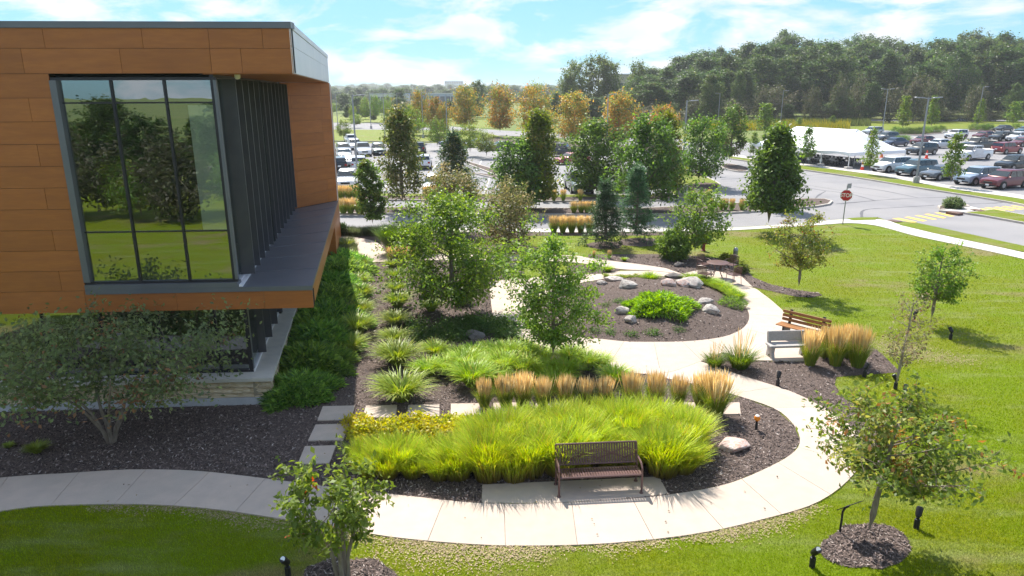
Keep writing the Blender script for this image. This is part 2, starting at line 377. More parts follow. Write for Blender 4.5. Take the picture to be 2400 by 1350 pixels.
SLAB_POLYS = []     # everything paved in the garden, for keeping grass and chips off
def resample(P, n):
    P = np.asarray(P); d = np.r_[0, np.cumsum(np.linalg.norm(np.diff(P, axis=0), axis=1))]; t = np.linspace(0, d[-1], n)
    return np.c_[np.interp(t, d, P[:, 0]), np.interp(t, d, P[:, 1])]
def slab_path(name, pairs, mt, z=0.03, step=1.5, gap=0.010, sub=5, jm='joint'):
    """path given as matched edge points (image pixels) -> joint bed plus one slab per bay"""
    A = smooth_poly([G(x, y)[:2] for (x, y), _ in pairs], False, sub); B = smooth_poly([G(x, y)[:2] for _, (x, y) in pairs], False, sub)
    A = np.array(A); B = np.array(B); M_ = (A+B)/2; d = np.r_[0, np.cumsum(np.linalg.norm(np.diff(M_, axis=0), axis=1))]
    n = max(1, int(round(d[-1]/step))); fine = 4; ts = np.linspace(0, d[-1], n*fine+1)
    ev = lambda P, t: np.array([np.interp(t, d, P[:, 0]), np.interp(t, d, P[:, 1])])
    bed = [ev(A, t) for t in ts] + [ev(B, t) for t in ts[::-1]]; SLAB_POLYS.append(bed)
    root = struct(sheet(name, bed, z-0.018, jm))
    for i in range(n):
        tt = np.linspace(ts[i*fine]+gap/2, ts[(i+1)*fine]-gap/2, fine+1)
        MB().prism([ev(A, t) for t in tt]+[ev(B, t) for t in tt[::-1]], -0.02, z).obj('slab', mt, root)
    return root
front_pairs = [((-330, 1160), (-420, 1255)), ((-150, 1136), (-230, 1222)), ((60, 1117), (0, 1200)), ((148, 1112), (83, 1189)), ((300, 1103), (230, 1184)), ((446, 1105), (362, 1185)), ((575, 1118), (498, 1195)), ((700, 1134), (640, 1215)), ((850, 1153), (790, 1239)), ((985, 1168), (926, 1262)), ((1127, 1182), (1125, 1279)), ((1290, 1182), (1295, 1281)), ((1430, 1175), (1465, 1273)), ((1567, 1162), (1640, 1252)), ((1700, 1138), (1785, 1220)), ((1800, 1098), (1915, 1180)), ((1858, 1064), (1995, 1120)), ((1875, 1035), (2025, 1062)), ((1862, 1000), (2005, 1012)), ((1820, 962), (1940, 962)), ((1740, 933), (1850, 918)), ((1640, 905), (1750, 886)), ((1560, 888), (1690, 866)), ((1490, 874), (1640, 848))]
slab_path('garden_path', front_pairs, 'concrete', 0.03, 1.45)
# ring path round the mound
MOUND = [(1255, 715), (1268, 755), (1310, 782), (1367, 792), (1417, 798), (1467, 803), (1533, 804), (1600, 803), (1667, 797), (1713, 787), (1747, 768), (1758, 742), (1745, 715), (1715, 690), (1668, 668), (1620, 656), (1560, 649), (1500, 646), (1440, 650), (1395, 658), (1330, 670), (1282, 688)]
RING_OUT = [(1148, 667), (1150, 700), (1158, 750), (1183, 775), (1243, 803), (1330, 832), (1417, 858), (1483, 876), (1560, 876), (1633, 852), (1693, 828), (1760, 803), (1815, 770), (1840, 740), (1813, 710), (1787, 690), (1763, 675), (1700, 664), (1640, 654), (1600, 645), (1530, 637), (1453, 637), (1420, 643), (1383, 644), (1300, 648), (1220, 655), (1160, 660)]
MOUND_W = poly_px(MOUND, 0, 3); RING_W = poly_px(RING_OUT, 0, 3); SLAB_POLYS.append(RING_W)
CEN = np.mean(MOUND_W, axis=0)
def ray_poly(c, a, poly):
    dx, dy = math.cos(a), math.sin(a); best = 0
    for i in range(len(poly)):
        p, q = poly[i-1]-c, poly[i]-c; e = q-p; den = dx*e[1]-dy*e[0]
        if abs(den) < 1e-9: continue
        t = (p[0]*e[1]-p[1]*e[0])/den; s_ = (p[0]*dy-p[1]*dx)/den
        if t > 0 and 0 <= s_ <= 1: best = max(best, t)
    return best
ring = struct(sheet('ring_path', RING_W, 0.014, 'joint'))
NS = 26
for i in range(NS):
    a0, a1 = 2*math.pi*i/NS, 2*math.pi*(i+1)/NS; g = 0.0009; aa = np.linspace(a0+g, a1-g, 7)
    o_ = [CEN+np.array((math.cos(a), math.sin(a)))*ray_poly(CEN, a, RING_W) for a in aa]
    i_ = [CEN+np.array((math.cos(a), math.sin(a)))*(ray_poly(CEN, a, MOUND_W)-0.03) for a in aa]
    MB().prism(o_+i_[::-1], -0.02, 0.0335+0.0015*(i % 2)).obj('slab', 'concrete', ring)
slab_path('upper_path', [((880, 597), (880, 611)), ((1000, 597), (1000, 611)), ((1200, 598), (1200, 612)), ((1340, 600), (1300, 614)), ((1380, 606), (1375, 620)), ((1433, 613), (1453, 632)), ((1500, 621), (1530, 636)), ((1560, 630), (1600, 644))], 'concrete', 0.038, 1.6)
slab_path('side_path', [((700, 560), (680, 580)), ((781, 556), (770, 568)), ((812, 556), (812, 564)), ((854, 561), (828, 569)), ((880, 568), (837, 578)), ((895, 580), (839, 588)), ((905, 596), (838, 601)), ((909, 615), (825, 617))], 'concrete', 0.042, 1.7)
def pad(name, px, mt='concrete', z=0.041):
    W = poly_px(px); SLAB_POLYS.append(W); return struct(MB().prism(W, -0.02, z).obj(name, mt))
pad('bench_pad', [(1130, 1138), (1545, 1119), (1566, 1160), (1430, 1174), (1290, 1181), (1129, 1181)], z=0.026)
pad('terrace', [(1694, 828), (1764, 847), (1885, 848), (1962, 803), (1908, 764), (1841, 741), (1815, 771), (1760, 804)])
pad('table_terrace', [(1602, 643), (1650, 631), (1737, 649), (1764, 674), (1700, 664), (1640, 654)])
STEPS = [[(757, 955), (832, 953), (823, 986), (744, 988)], [(740, 998), (818, 996), (805, 1034), (722, 1036)], [(715, 1049), (788, 1047), (772, 1089), (698, 1091)],
         [(858, 953), (931, 952), (928, 981), (850, 981)], [(957, 952), (1030, 950), (1030, 978), (953, 979)], [(1057, 949), (1128, 948), (1130, 976), (1056, 977)]]
for k in range(6):
    x = 1156+k*98+k*k*0.6; STEPS.append([(x, 947), (x+72, 946), (x+75, 973), (x+2, 974)])
for i, st in enumerate(STEPS):
    W = poly_px(st); SLAB_POLYS.append(W); c = np.mean(W, axis=0)
    o = MB().prism([p-c for p in W], -0.03, 0.038+0.002*(i % 3)).obj('stepping_stone', 'concrete'); o.location = (*c, 0)
    tag(o, 'shaded square stepping stone leading down to the front path' if i < 3 else 'square concrete stepping stone in row behind the tall grass', 'stepping stone', 'stepping stones beside the tall grass')
# street sidewalk round the lawn corner and along the road on the right
slab_path('pavement', [((300, 532), (290, 538)), ((780, 534), (780, 541)), ((1200, 537), (1200, 545)), ((1500, 537), (1500, 544)), ((1700, 535), (1700, 541)), ((1820, 528), (1825, 534)), ((1900, 522), (1907, 529)), ((1960, 516), (1973, 524)), ((2020, 512), (2005, 524)), ((2078, 517), (2045, 528)), ((2108, 527), (2085, 537)), ((2200, 550), (2160, 557)), ((2400, 593), (2400, 608)), ((2700, 667), (2700, 690))], 'sidewalk_concrete', 0.03, 1.9)
for nm, px in (('verge', [(2108, 528), (2138, 522.5), (2147, 523), (2240, 543), (2400, 578), (2700, 650), (2700, 664), (2400, 592), (2200, 550)]), ('verge', [(1984, 513), (2010, 511), (2058, 510.5), (2052, 516), (2000, 517.5)])):
    struct(MB().prism(poly_px(px), 0.0, 0.045).obj(nm, 'lawn'))
# mulch beds
def bed(name, px, z=0.010, smooth=0):
    W = poly_px(px, 0, smooth)
    if 'ring' in name: W = [p+np.array((mnoise.noise(Vector((p[0]*2.1, p[1]*2.1, 0))), mnoise.noise(Vector((p[0]*2.1, p[1]*2.1, 5)))))*.16 for p in smooth_poly(W, True, 3)]
    BEDS.append(W); return struct(sheet(name, W, z, 'mulch'))
BEDS = []; WORN = []
bed('mulch_bed', [(-330, 950), (630, 930), (780, 560), (812, 566), (828, 571), (837, 580), (839, 590), (838, 601), (825, 617), (909, 617), (909, 611), (1200, 611), (1230, 640), (1149, 667), (1150, 700), (1158, 750), (1183, 775), (1243, 803), (1330, 832), (1417, 858), (1483, 873), (1560, 887), (1640, 905), (1740, 933), (1820, 962), (1862, 1000), (1876, 1035), (1858, 1064), (1800, 1098), (1700, 1138), (1567, 1164), (1430, 1176), (1127, 1183), (985, 1169), (850, 1154), (700, 1135), (575, 1119), (446, 1106), (300, 1104), (148, 1113), (0, 1124), (-330, 1160)])
bed('mulch_bed', [(1633, 850), (1653, 838), (1693, 828), (1764, 848), (1886, 849), (1962, 804), (2033, 805), (2067, 830), (2110, 873), (1960, 884), (1956, 902), (1977, 932), (2013, 955), (2070, 985), (2095, 1030), (2070, 1085), (2028, 1105), (2025, 1062), (2005, 1012), (1940, 962), (1850, 918), (1750, 886), (1690, 866)])
bed('mulch_bed', [(1373, 607), (1379, 597), (1429, 596), (1533, 596), (1627, 600), (1690, 606), (1745, 627), (1765, 650), (1807, 667), (1867, 680), (1920, 687), (1926, 693), (1900, 698), (1867, 696), (1763, 673), (1700, 664), (1600, 645), (1500, 622), (1433, 613)], 0.011)
bed('mulch_bed', [(1330, 622), (1376, 621), (1420, 625), (1454, 633), (1438, 640), (1383, 644), (1330, 640)], 0.012)
bed('mulch_bed', [(700, 541.5), (800, 541.5), (1200, 545.5), (1500, 545), (1640, 544), (1660, 549), (1560, 552), (1230, 553), (1120, 560), (1060, 575), (930, 582), (915, 596), (905, 596), (895, 580), (880, 568), (854, 561), (812, 556), (780, 556)], 0.011)
def disc_px(c, rx, ry): return [(c[0]+rx*math.cos(a), c[1]+ry*math.sin(a)) for a in np.linspace(0, 2*math.pi, 30)[:-1]]
bed('tree_mulch_ring', disc_px((2031, 1280), 102, 55)); bed('tree_mulch_ring', disc_px((815, 1362), 108, 55))
bed('tree_mulch_ring', disc_px((1418, 575), 42, 9)); bed('tree_mulch_ring', disc_px((1497, 568), 50, 10)); bed('tree_mulch_ring', disc_px((1190, 584), 70, 12))
def worn(px, py, r, sx=1.6):
    c = G(px, py)[:2]; WORN.append((c[0], c[1], r*sx, r))
_eo = smooth_poly([np.array(b, float) for a, b in front_pairs[4:16]], False, 6)
for q in range(0, len(_eo), 1):
    x, y = _eo[q]
    if rnd.random() < (.85 if x > 850 else .5): worn(x+rnd.uniform(-10, 10), y+rnd.uniform(3, 12), rnd.uniform(.06, .16))
for x, y, r in ((960, 1288, .28), (1040, 1300, .34), (1130, 1305, .26), (1200, 1300, .22), (1760, 1236, .2), (1690, 1252, .18), (1930, 775, .30), (1990, 795, .35), (2060, 808, .32), (2120, 822, .38), (2190, 836, .34), (2240, 846, .25), (560, 1212, .16), (620, 1224, .18)): worn(x, y, r, 2.0)
# mound in the ring
def mound_z(x, y):
    v = np.array((x, y))-CEN; a = math.atan2(v[1], v[0]); R = ray_poly(CEN, a, MOUND_W); r = min(1.0, np.linalg.norm(v)/R)
    return 0.01+0.55*(1-r*r)**1.3
def build_mound():
    nr, na = 16, 72; V = [(CEN[0], CEN[1], mound_z(*CEN))]; Fs = []
    for i in range(1, nr+1):
        for k in range(na):
            a = 2*math.pi*k/na; R = ray_poly(CEN, a, MOUND_W)*i/nr; x, y = CEN[0]+R*math.cos(a), CEN[1]+R*math.sin(a)
            V.append((x, y, mound_z(x, y)+rnd.uniform(-.012, .012)*(i < nr)))
    for k in range(na): Fs.append((0, 1+k, 1+(k+1) % na))
    for i in range(nr-1):
        for k in range(na):
            a, b = 1+i*na+k, 1+i*na+(k+1) % na; Fs.append((a, a+na, b+na, b))
    m = MB(); m.add(V, Fs); return struct(m.obj('planting_mound', 'mulch', smooth=True))
build_mound()
# roads: kerbed islands
def island(name, px, soil='mulch', smooth=0, kerb=0.18, h=0.02, z0=RZ):
    W = poly_px(px, RZ, smooth); k = MB().prism(W, z0-0.02, h, cap0=False).obj(name, 'kerb_concrete'); struct(k)
    sheet('soil', inset(W, kerb), h+0.006, soil, k); return k
island('median', [(300, 488), (780, 489), (1000, 489), (1300, 491), (1500, 491), (1680, 482), (1790, 474), (1883, 468), (1933, 469), (1952, 474), (1945, 481), (1917, 486), (1808, 496), (1677, 504), (1500, 506), (1200, 506), (780, 503), (300, 502)])
island('lot_border', [(300, 455), (780, 455), (1000, 457), (1300, 459), (1560, 459), (1600, 462), (1560, 472), (1300, 474), (1000, 472), (780, 470), (300, 469)])
sheet('grass_strip', poly_px([(300, 456), (780, 456.5), (1000, 458), (1300, 460), (1555, 460), (1540, 465), (1300, 466), (1000, 464), (780, 462), (300, 461)], RZ), 0.032, 'lawn', D.objects['lot_border'])
island('corner_island', [(1560, 405), (1605, 403), (1650, 415), (1685, 431), (1689, 441), (1670, 452), (1634, 461), (1600, 463), (1570, 455)], 'lawn', 3)
struct(sheet('mulch_bed', poly_px([(1600, 441), (1640, 430), (1683, 434), (1684, 441), (1668, 450), (1634, 457), (1600, 458)], RZ), 0.034, 'mulch'))
island('planter_island', [(1688, 388), (1712, 386), (1750, 394), (1755, 402), (1730, 404), (1695, 396)], 'mulch', 3)
island('shrub_island', [(2197, 486), (2230, 479), (2258, 480), (2273, 486), (2205, 495)], 'mulch')
island('grass_median', [(2258, 502), (2327, 494), (2400, 507), (2700, 568), (2700, 590), (2400, 526), (2300, 508)], 'lawn', 0)
island('lot_island', [(1080, 375), (1165, 400), (1165, 414), (1100, 388)], 'mulch'); island('lot_island', [(1105, 407), (1165, 421), (1300, 426), (1300, 420), (1170, 414)], 'mulch')
island('lot_lawn', [(700, 330), (960, 334), (1120, 332), (1180, 322), (1120, 308), (960, 306), (700, 304)], 'lawn')
island('row_island', [(1120, 334), (1300, 343), (1480, 353), (1600, 356), (1600, 346), (1480, 343), (1300, 333), (1150, 322)], 'mulch')
island('lot_verge', [(1708, 367), (1878, 389), (2033, 409), (2142, 428), (2233, 445), (2400, 469), (2700, 529), (2700, 547), (2372, 478), (2283, 463), (2167, 445), (2000, 417), (1883, 400), (1760, 381), (1708, 373)], 'lawn')
slab_path_pts = [((1640, 346), (1640, 352)), ((1708, 361), (1708, 366)), ((1878, 382), (1878, 388)), ((2033, 401), (2033, 408)), ((2142, 420), (2142, 427)), ((2233, 437), (2233, 444)), ((2400, 459), (2400, 468)), ((2700, 515), (2700, 527))]
slab_path('lot_pavement', slab_path_pts, 'sidewalk_concrete', 0.05, 3.0)
island('lot_bed', [(2090, 316), (2150, 318), (2210, 313), (2205, 309), (2150, 309), (2095, 311)], 'mulch'); island('lot_bed', [(2100, 336), (2134, 337), (2134, 331), (2100, 329)], 'mulch'); island('lot_bed', [(2268, 309), (2330, 310), (2330, 304), (2270, 302)], 'mulch')
def strip(name, px, z, mt): return struct(sheet(name, poly_px(px, z), z, mt))
strip('far_road', [(1900, 283.5), (2900, 285), (2900, 281.5), (1900, 280)], -0.10, 'asphalt')
strip('far_road', [(600, 304), (960, 305), (1180, 318), (1600, 336), (1600, 326), (1180, 306), (960, 289), (600, 286)], -0.10, 'asphalt')
strip('far_lawn', [(600, 285), (960, 288), (1180, 303), (1180, 275), (600, 270)], -0.11, 'lawn'); strip('far_lawn', [(1990, 310), (2060, 305), (2300, 301), (2900, 298), (2900, 286), (1900, 284.5)], -0.11, 'lawn')
# crosswalk bars, warning pads, stripes, cracks
XW = [[(2090, 512), (2107, 511), (2150, 520), (2140, 522)], [(2119, 509), (2130, 508), (2173, 517), (2163, 519)], [(2143, 505), (2155, 504.5), (2197, 514), (2187, 515)], [(2165, 502), (2176, 501), (2219, 510), (2210, 512)], [(2190, 498.5), (2202, 498), (2238, 506.5), (2228, 508)],
      [(2285, 489), (2297, 488), (2330, 493), (2320, 494.5)], [(2306, 487), (2318, 486), (2359, 494), (2349, 495)], [(2326, 485.5), (2337, 484.5), (2380, 492.5), (2370, 494)], [(2346, 484), (2356, 483), (2400, 491), (2390, 492)], [(2367, 482.5), (2377, 481.5), (2420, 489), (2410, 490.5)]]
xw = D.objects.new('crosswalk', None); COL.objects.link(xw); struct(xw)
for q in XW:
    W = poly_px(q, RZ); sheet('crosswalk_bar', W, RZ+0.005, 'yellow_paint', xw)
for q in ([(2077, 517), (2090, 516), (2115, 520.5), (2100, 521.5)], [(2217, 497.5), (2230, 496), (2258, 500.5), (2245, 502)], [(2272, 491.5), (2284, 490.5), (2309, 494.5), (2297, 496)]):
    o = struct(MB().prism(poly_px(q), -0.12, 0.046).obj('warning_pad', 'ramp_brown'))
MB().prism(poly_px([(2200, 497), (2275, 488), (2300, 494), (2262, 501)], RZ), RZ, 0.02).obj('island_crossing', 'sidewalk_concrete')['kind'] = 'structure'
def line(px, w, z, mt, name):
    P = np.array(smooth_poly([G(x, y, z)[:2] for x, y in px], False, 4)); t = np.gradient(P, axis=0); nrm = np.c_[-t[:, 1], t[:, 0]]; nrm /= np.linalg.norm(nrm, axis=1)[:, None]
    ww = w*(0.6+0.8*np.random.RandomState(len(px)).rand(len(P), 1)); A = P+nrm*ww/2; B = P-nrm*ww/2; V = [(*p, z) for p in np.r_[A, B]]; n = len(P)
    o = D.meshes.new(name); o.from_pydata(V, [], [(i, i+n, i+n+1, i+1) for i in range(n-1)]); o.materials.append(MATS[mt]); return obj(name, o)
CR = [[(1883, 439), (1935, 447), (1990, 454), (2050, 470)], [(1911, 466), (1918, 458), (1935, 448)], [(2020, 509), (2026, 492), (2090, 487), (2190, 481)], [(1970, 478), (2050, 470), (2150, 464), (2240, 462)], [(2000, 437), (2070, 447), (2150, 463)], [(1690, 421), (1740, 417), (1830, 408)], [(1885, 412), (1940, 408), (2000, 407)], [(1960, 478), (1985, 475), (2015, 473)], [(2250, 478), (2330, 476), (2370, 471)]]
for c in CR: struct(line(c, 0.16, RZ+0.004, 'asphalt_crack', 'road_crack'))
struct(line([(1760, 412), (1930, 440), (2110, 468)], 0.06, RZ+0.003, 'asphalt_crack', 'road_crack'))
for i in range(14):   # stall lines of the near car park, left
    a, b = G(640+i*62, 452, RZ), G(700+i*56, 412, RZ); 
    struct(line([(640+i*62, 452), (700+i*56, 415)], 0.12, RZ+0.004, 'white_paint', 'stall_line'))
for i in range(12):
    struct(line([(700+i*52, 398), (745+i*48, 376)], 0.12, RZ+0.004, 'white_paint', 'stall_line'))

# ================================================================== building
P0 = G(640, 947); AF = rad(86.5); DF = np.array([math.sin(AF), math.cos(AF), 0]); NF = np.array([-DF[1], DF[0], 0])   # NF points away from camera (into building)
AS = rad(-11.0); DS = np.array([math.sin(AS), math.cos(AS), 0]); NS_ = np.array([DS[1], -DS[0], 0])                  # DS runs back along the side, NS_ out to the right
def fac(x, y, off=0.0):
    d = ray(x, y); Pq = P0+NF*off; t = ((Pq-_C)@NF)/(d@NF); Q = _C+d*t; return float((Q-P0)@DF), float(Q[2])
bld = thing('office_building', 'two storey building clad in brown wood panels with corner windows and stone base', 'building', tuple(P0))
BL = lambda u, v, z: np.array(P0*0+DF*u+NF*v)+np.array((0, 0, z))      # local facade coords -> local of bld
UL, UW0, UW1, UE = -13.0, -4.59, -0.60, 1.36
ZR, ZCAP, ZWT, ZWB, ZLED, ZB = 10.2, 10.05, 8.9, 3.6, 3.47, 2.86
def fbox(u0, u1, v0, v1, z0, z1): # box in facade frame -> 8 verts
    vs = [BL(u, v, z) for z in (z0, z1) for (u, v) in ((u0, v0), (u1, v0), (u1, v1), (u0, v1))]
    return vs, [(0, 3, 2, 1), (4, 5, 6, 7), (0, 1, 5, 4), (1, 2, 6, 5), (2, 3, 7, 6), (3, 0, 4, 7)]
def fpart(name, mt, u0, u1, v0, v1, z0, z1, parent=None):
    m = MB(); m.add(*fbox(u0, u1, v0, v1, z0, z1)); return m.obj(name, mt, parent or bld)
# row levels from the photograph (at x = 0)
RY = [65, 113, 173, 230, 286, 339, 391, 442, 492.5, 541.5, 590, 638, 685.5, 737]
RZL = [fac(0, y)[1] for y in RY]
JX = {0: [-250, 102, 333, 489, 615], 1: [-150, 53, 283, 494, 566], 2: [-210], 3: [-160, 71], 4: [-190], 5: [-140, 91], 6: [-220], 7: [-120, 108], 8: [-200], 9: [-100, 126], 10: [-230], 11: [-90, 142], 12: [-210, 202, 415, 620]}
front_wall = fpart('front_wall', 'panel_gap', UL, UW0-0.005, 0.035, 0.30, ZB, ZCAP)
gp = 0.009; PT = 0.035
for rI in range(13):
    z1, z0 = RZL[rI], RZL[rI+1]; ym = (RY[rI]+RY[rI+1])/2
    us = [UL]+[fac(x, ym)[0] for x in JX[rI]]+[UE if rI in (0, 1, 12) else UW0]
    for a, b in zip(us[:-1], us[1:]):
        fpart('panel', 'wood_panel', a+gp/2, b-gp/2, 0.0, PT, z0+gp/2, z1-gp/2, front_wall)
fpart('backing', 'panel_gap', UW0, UE-0.01, PT+0.003, 0.25, RZL[2]+0.01, ZCAP, front_wall); fpart('backing', 'panel_gap', UW0, UE-0.01, PT+0.003, 0.25, ZB+0.01, ZLED-0.14, front_wall)
# side geometry
def isect(x, y, z):
    return G(x, y, z)-P0
A_out = BL(UE, 0, 0); led_far = isect(797, 470, ZLED); LEN = float((led_far-A_out)@DS)
A_in = BL(UW1, 0, 0); fin_far = isect(683, 491, ZLED); LIN = float((fin_far-A_in)@DS)
B_out = A_out+DS*LEN; B_in = A_in+DS*LIN
def prismL(name, mt, pts, z0, z1, parent=None): return MB().prism([p[:2] for p in pts], z0, z1).obj(name, mt, parent or bld)
# ledge: front-to-back block, metal top with seams
prismL('ledge_core', 'panel_gap', [A_in+DS*0.06, A_out+DS*0.06-NS_*0.05, B_out-NS_*0.05, B_in], ZB+0.01, ZLED-0.03)
ledge = prismL('ledge_top', 'grey_metal', [A_in-DS*0.03, A_out-DS*0.03+NS_*0.02, B_out+NS_*0.02, B_in], ZLED-0.07, ZLED)
fpart('window_sill', 'grey_metal', UW0, UE+0.01, -0.035, -0.002, ZLED-0.13, ZLED-0.003)
fpart('window_sill', 'grey_metal', UW0, UW1, -0.03, 0.3, ZLED, ZWB)
for k in range(1, 8):
    a = A_in+(B_in-A_in)*k/8; b = A_out+(B_out-A_out)*k/8
    m = MB(); d = (b-a)/np.linalg.norm(b-a); n_ = np.array((-d[1], d[0], 0))*0.012
    m.prism([(a+n_)[:2], (b+n_)[:2], (b-n_)[:2], (a-n_)[:2]], ZLED, ZLED+0.012); m.obj('seam', 'grey_metal', ledge)
for k in range(4):
    a, b = A_out+DS*(LEN*k/4+0.005), A_out+DS*(LEN*(k+1)/4-0.005)
    prismL('panel', 'wood_panel', [a, b, b-NS_*0.035, a-NS_*0.035], ZB, ZLED-0.075, ledge)
MB().prism([p[:2] for p in (BL(UL, 0.04, 0), A_out+DS*0.04-NS_*0.03, B_out-NS_*0.03, B_out-NS_*14)], ZB+0.002, ZB+0.02).obj('soffit', 'grey_metal', bld)
# roof overhang and fascia
roof = prismL('roof', 'grey_metal', [BL(UL, 0.03, 0), A_out+DS*0.02-NS_*0.02, B_out-NS_*0.02, B_out-NS_*14], ZR-0.12, ZR-0.02)
fpart('parapet_cap', 'grey_metal', UL, UE+0.02, -0.025, 0.35, ZCAP, ZR)
prismL('parapet_cap', 'silver_metal', [A_out+NS_*0.02+DS*0.352, B_out+NS_*0.02, B_out-NS_*0.35, A_out-NS_*0.35+DS*0.352], ZCAP+0.002, ZR-0.002)
prismL('parapet_cap', 'silver_metal', [A_out+NS_*0.022-DS*0.02, A_out+NS_*0.022+DS*0.351, A_out+NS_*0.001+DS*0.351, A_out+NS_*0.001-DS*0.02], ZCAP+0.001, ZR-0.001)
fas = prismL('fascia', 'panel_gap', [A_out+DS*0.04-NS_*0.04, B_out-NS_*0.04, B_out-NS_*0.10, A_out+DS*0.04-NS_*0.10], RZL[2]+0.01, ZCAP)
for (za, zb) in ((RZL[2], RZL[1]+0.05), (RZL[1]+0.06, ZCAP-0.01)):
    for k in range(3):
        a, b = A_out+DS*(LEN*k/3+0.003), A_out+DS*(LEN*(k+1)/3-0.003); prismL('fascia_panel', 'silver_metal', [a, b, b-NS_*0.036, a-NS_*0.036], za, zb, fas)
prismL('overhang_soffit', 'wood_panel', [BL(UW1-0.3, 0.05, 0), A_out+DS*0.05-NS_*0.05, B_out-NS_*0.05, B_in+(B_in-B_out)*0.3], RZL[2]-0.02, RZL[2]+0.008)
# splayed wall at the end of the ledge
sp = (B_out-B_in); spl = np.linalg.norm(sp); spd = sp/spl; spn = np.array((spd[1], -spd[0], 0))
wl = prismL('splayed_wall', 'panel_gap', [B_in-spn*0.05, B_out-spn*0.05, B_out-spn*0.25, B_in-spn*0.25], ZLED-0.06, RZL[2]-0.02)
nrow = 10; hz = (RZL[2]-0.03-ZLED-0.01)/nrow
for i in range(nrow):
    js = [0, 0.18+0.62*(i % 2), 1.0] if i % 3 else [0, 0.15, 0.78, 1.0]
    if i == nrow-1: js = [0, .15, .8, 1]
    for a, b in zip(js[:-1], js[1:]):
        p, q = B_in+sp*a+spd*0.004, B_in+sp*b-spd*0.004
        prismL('panel', 'wood_panel', [p, q, q-spn*0.04, p-spn*0.04], ZLED+0.012+i*hz+0.004, ZLED+0.012+(i+1)*hz-0.004, wl)
prismL('corner_trim', 'silver_metal', [B_out+spn*0.01, B_out+spd*0.03+spn*0.01, B_out+spd*0.03-spn*0.3, B_out-spn*0.3], ZLED, RZL[2]-0.02)
prismL('rear_wall', 'wood_panel', [B_out-spn*0.3, B_out+DS*9-NS_*0.4, B_out+DS*9-NS_*1.0, B_out-spn*0.35-NS_*0.6], 0, RZL[2])
# upper window (front)
def window(name, u0, u1, z0, z1, cols, rows, v=0.10, fr=0.07, mul=0.055, glass='window_glass', left_fr=0.16):
    w = fpart(name, 'dark_frame', u0, u1, v-0.06, v+0.06, z1-fr, z1)
    fpart('frame', 'dark_frame', u0, u1, v-0.06, v+0.06, z0, z0+fr, w); fpart('frame', 'grey_metal', u0, u0+left_fr, -0.03, v+0.06, z0+fr, z1-fr, w); fpart('frame', 'grey_metal', u1-fr, u1, v-0.06, v+0.06, z0+fr, z1-fr, w)
    uu = cols; zz = rows
    for c in uu[1:-1]: fpart('mullion', 'dark_frame', c-mul/2, c+mul/2, v-0.05, v+0.05, z0+fr, z1-fr, w)
    for a, b in zip(uu[:-1], uu[1:]):
        for c in zz[1:-1]: fpart('mullion', 'dark_frame', a+mul/2, b-mul/2, v-0.025, v+0.03, c-0.02, c+0.02, w)
        for p, q in zip(zz[:-1], zz[1:]):
            m = MB(); m.add([BL(a+0.01, v, p+0.005), BL(b-0.01, v, p+0.005), BL(b-0.01, v, q-0.005), BL(a+0.01, v, q-0.005)], [(0, 1, 2, 3)]); m.obj('pane', glass, w)
    return w
zr1, zr2 = fac(300, 545)[1], fac(300, 241)[1]
uc1, uc2 = fac(290, 420)[0], fac(411, 420)[0]
window('window', UW0, UW1, ZWB, ZWT, [UW0+0.15, uc1, uc2, UW1-0.04], [ZWB+0.05, zr1, zr2, ZWT-0.05])
# side curtain wall with fins
def side_glass(name, start, length, z0, z1, nfin, fin=0.34, off=0.0):
    s = start-NS_*0.05
    m = MB(); m.prism([(s)[:2], (s+DS*length)[:2], (s+DS*length-NS_*0.10)[:2], (s-NS_*0.10)[:2]], z1-0.08, z1); w = m.obj(name, 'dark_frame', bld)
    prismL('frame', 'silver_metal', [s+NS_*0.06, s+DS*length+NS_*0.06, s+DS*length-NS_*0.1, s-NS_*0.1], z0, z0+0.08, w)
    for i in range(nfin+1):
        p = s+DS*(length*i/nfin)
        if i < nfin:
            q = s+DS*(length*(i+1)/nfin); mm = MB(); mm.add([(p[0], p[1], z0+.08), (q[0], q[1], z0+.08), (q[0], q[1], z1-.08), (p[0], p[1], z1-.08)], [(0, 1, 2, 3)]); mm.obj('pane', 'window_glass', w)
        if i > 0:
            prismL('fin', 'fin_metal', [p-DS*0.03+NS_*fin, p+DS*0.03+NS_*fin, p+DS*0.03-NS_*0.04, p-DS*0.03-NS_*0.04], z0+0.085, z1-0.085, w)
    prismL('frame', 'dark_frame', [s+NS_*0.03-DS*0.03, s+NS_*0.03+DS*0.06, s-NS_*0.08+DS*0.06, s-NS_*0.08-DS*0.03], z0+0.08, z1-0.08, w)
    return w
side_glass('side_window', A_in+DS*0.08, LIN-0.10, ZLED, RZL[2]-0.025, 13)
prismL('window_kerb', 'silver_metal', [A_in+NS_*0.02+DS*0.0, B_in+NS_*0.02, B_in+NS_*0.12, A_in+NS_*0.12], ZLED+0.002, ZLED+0.05)
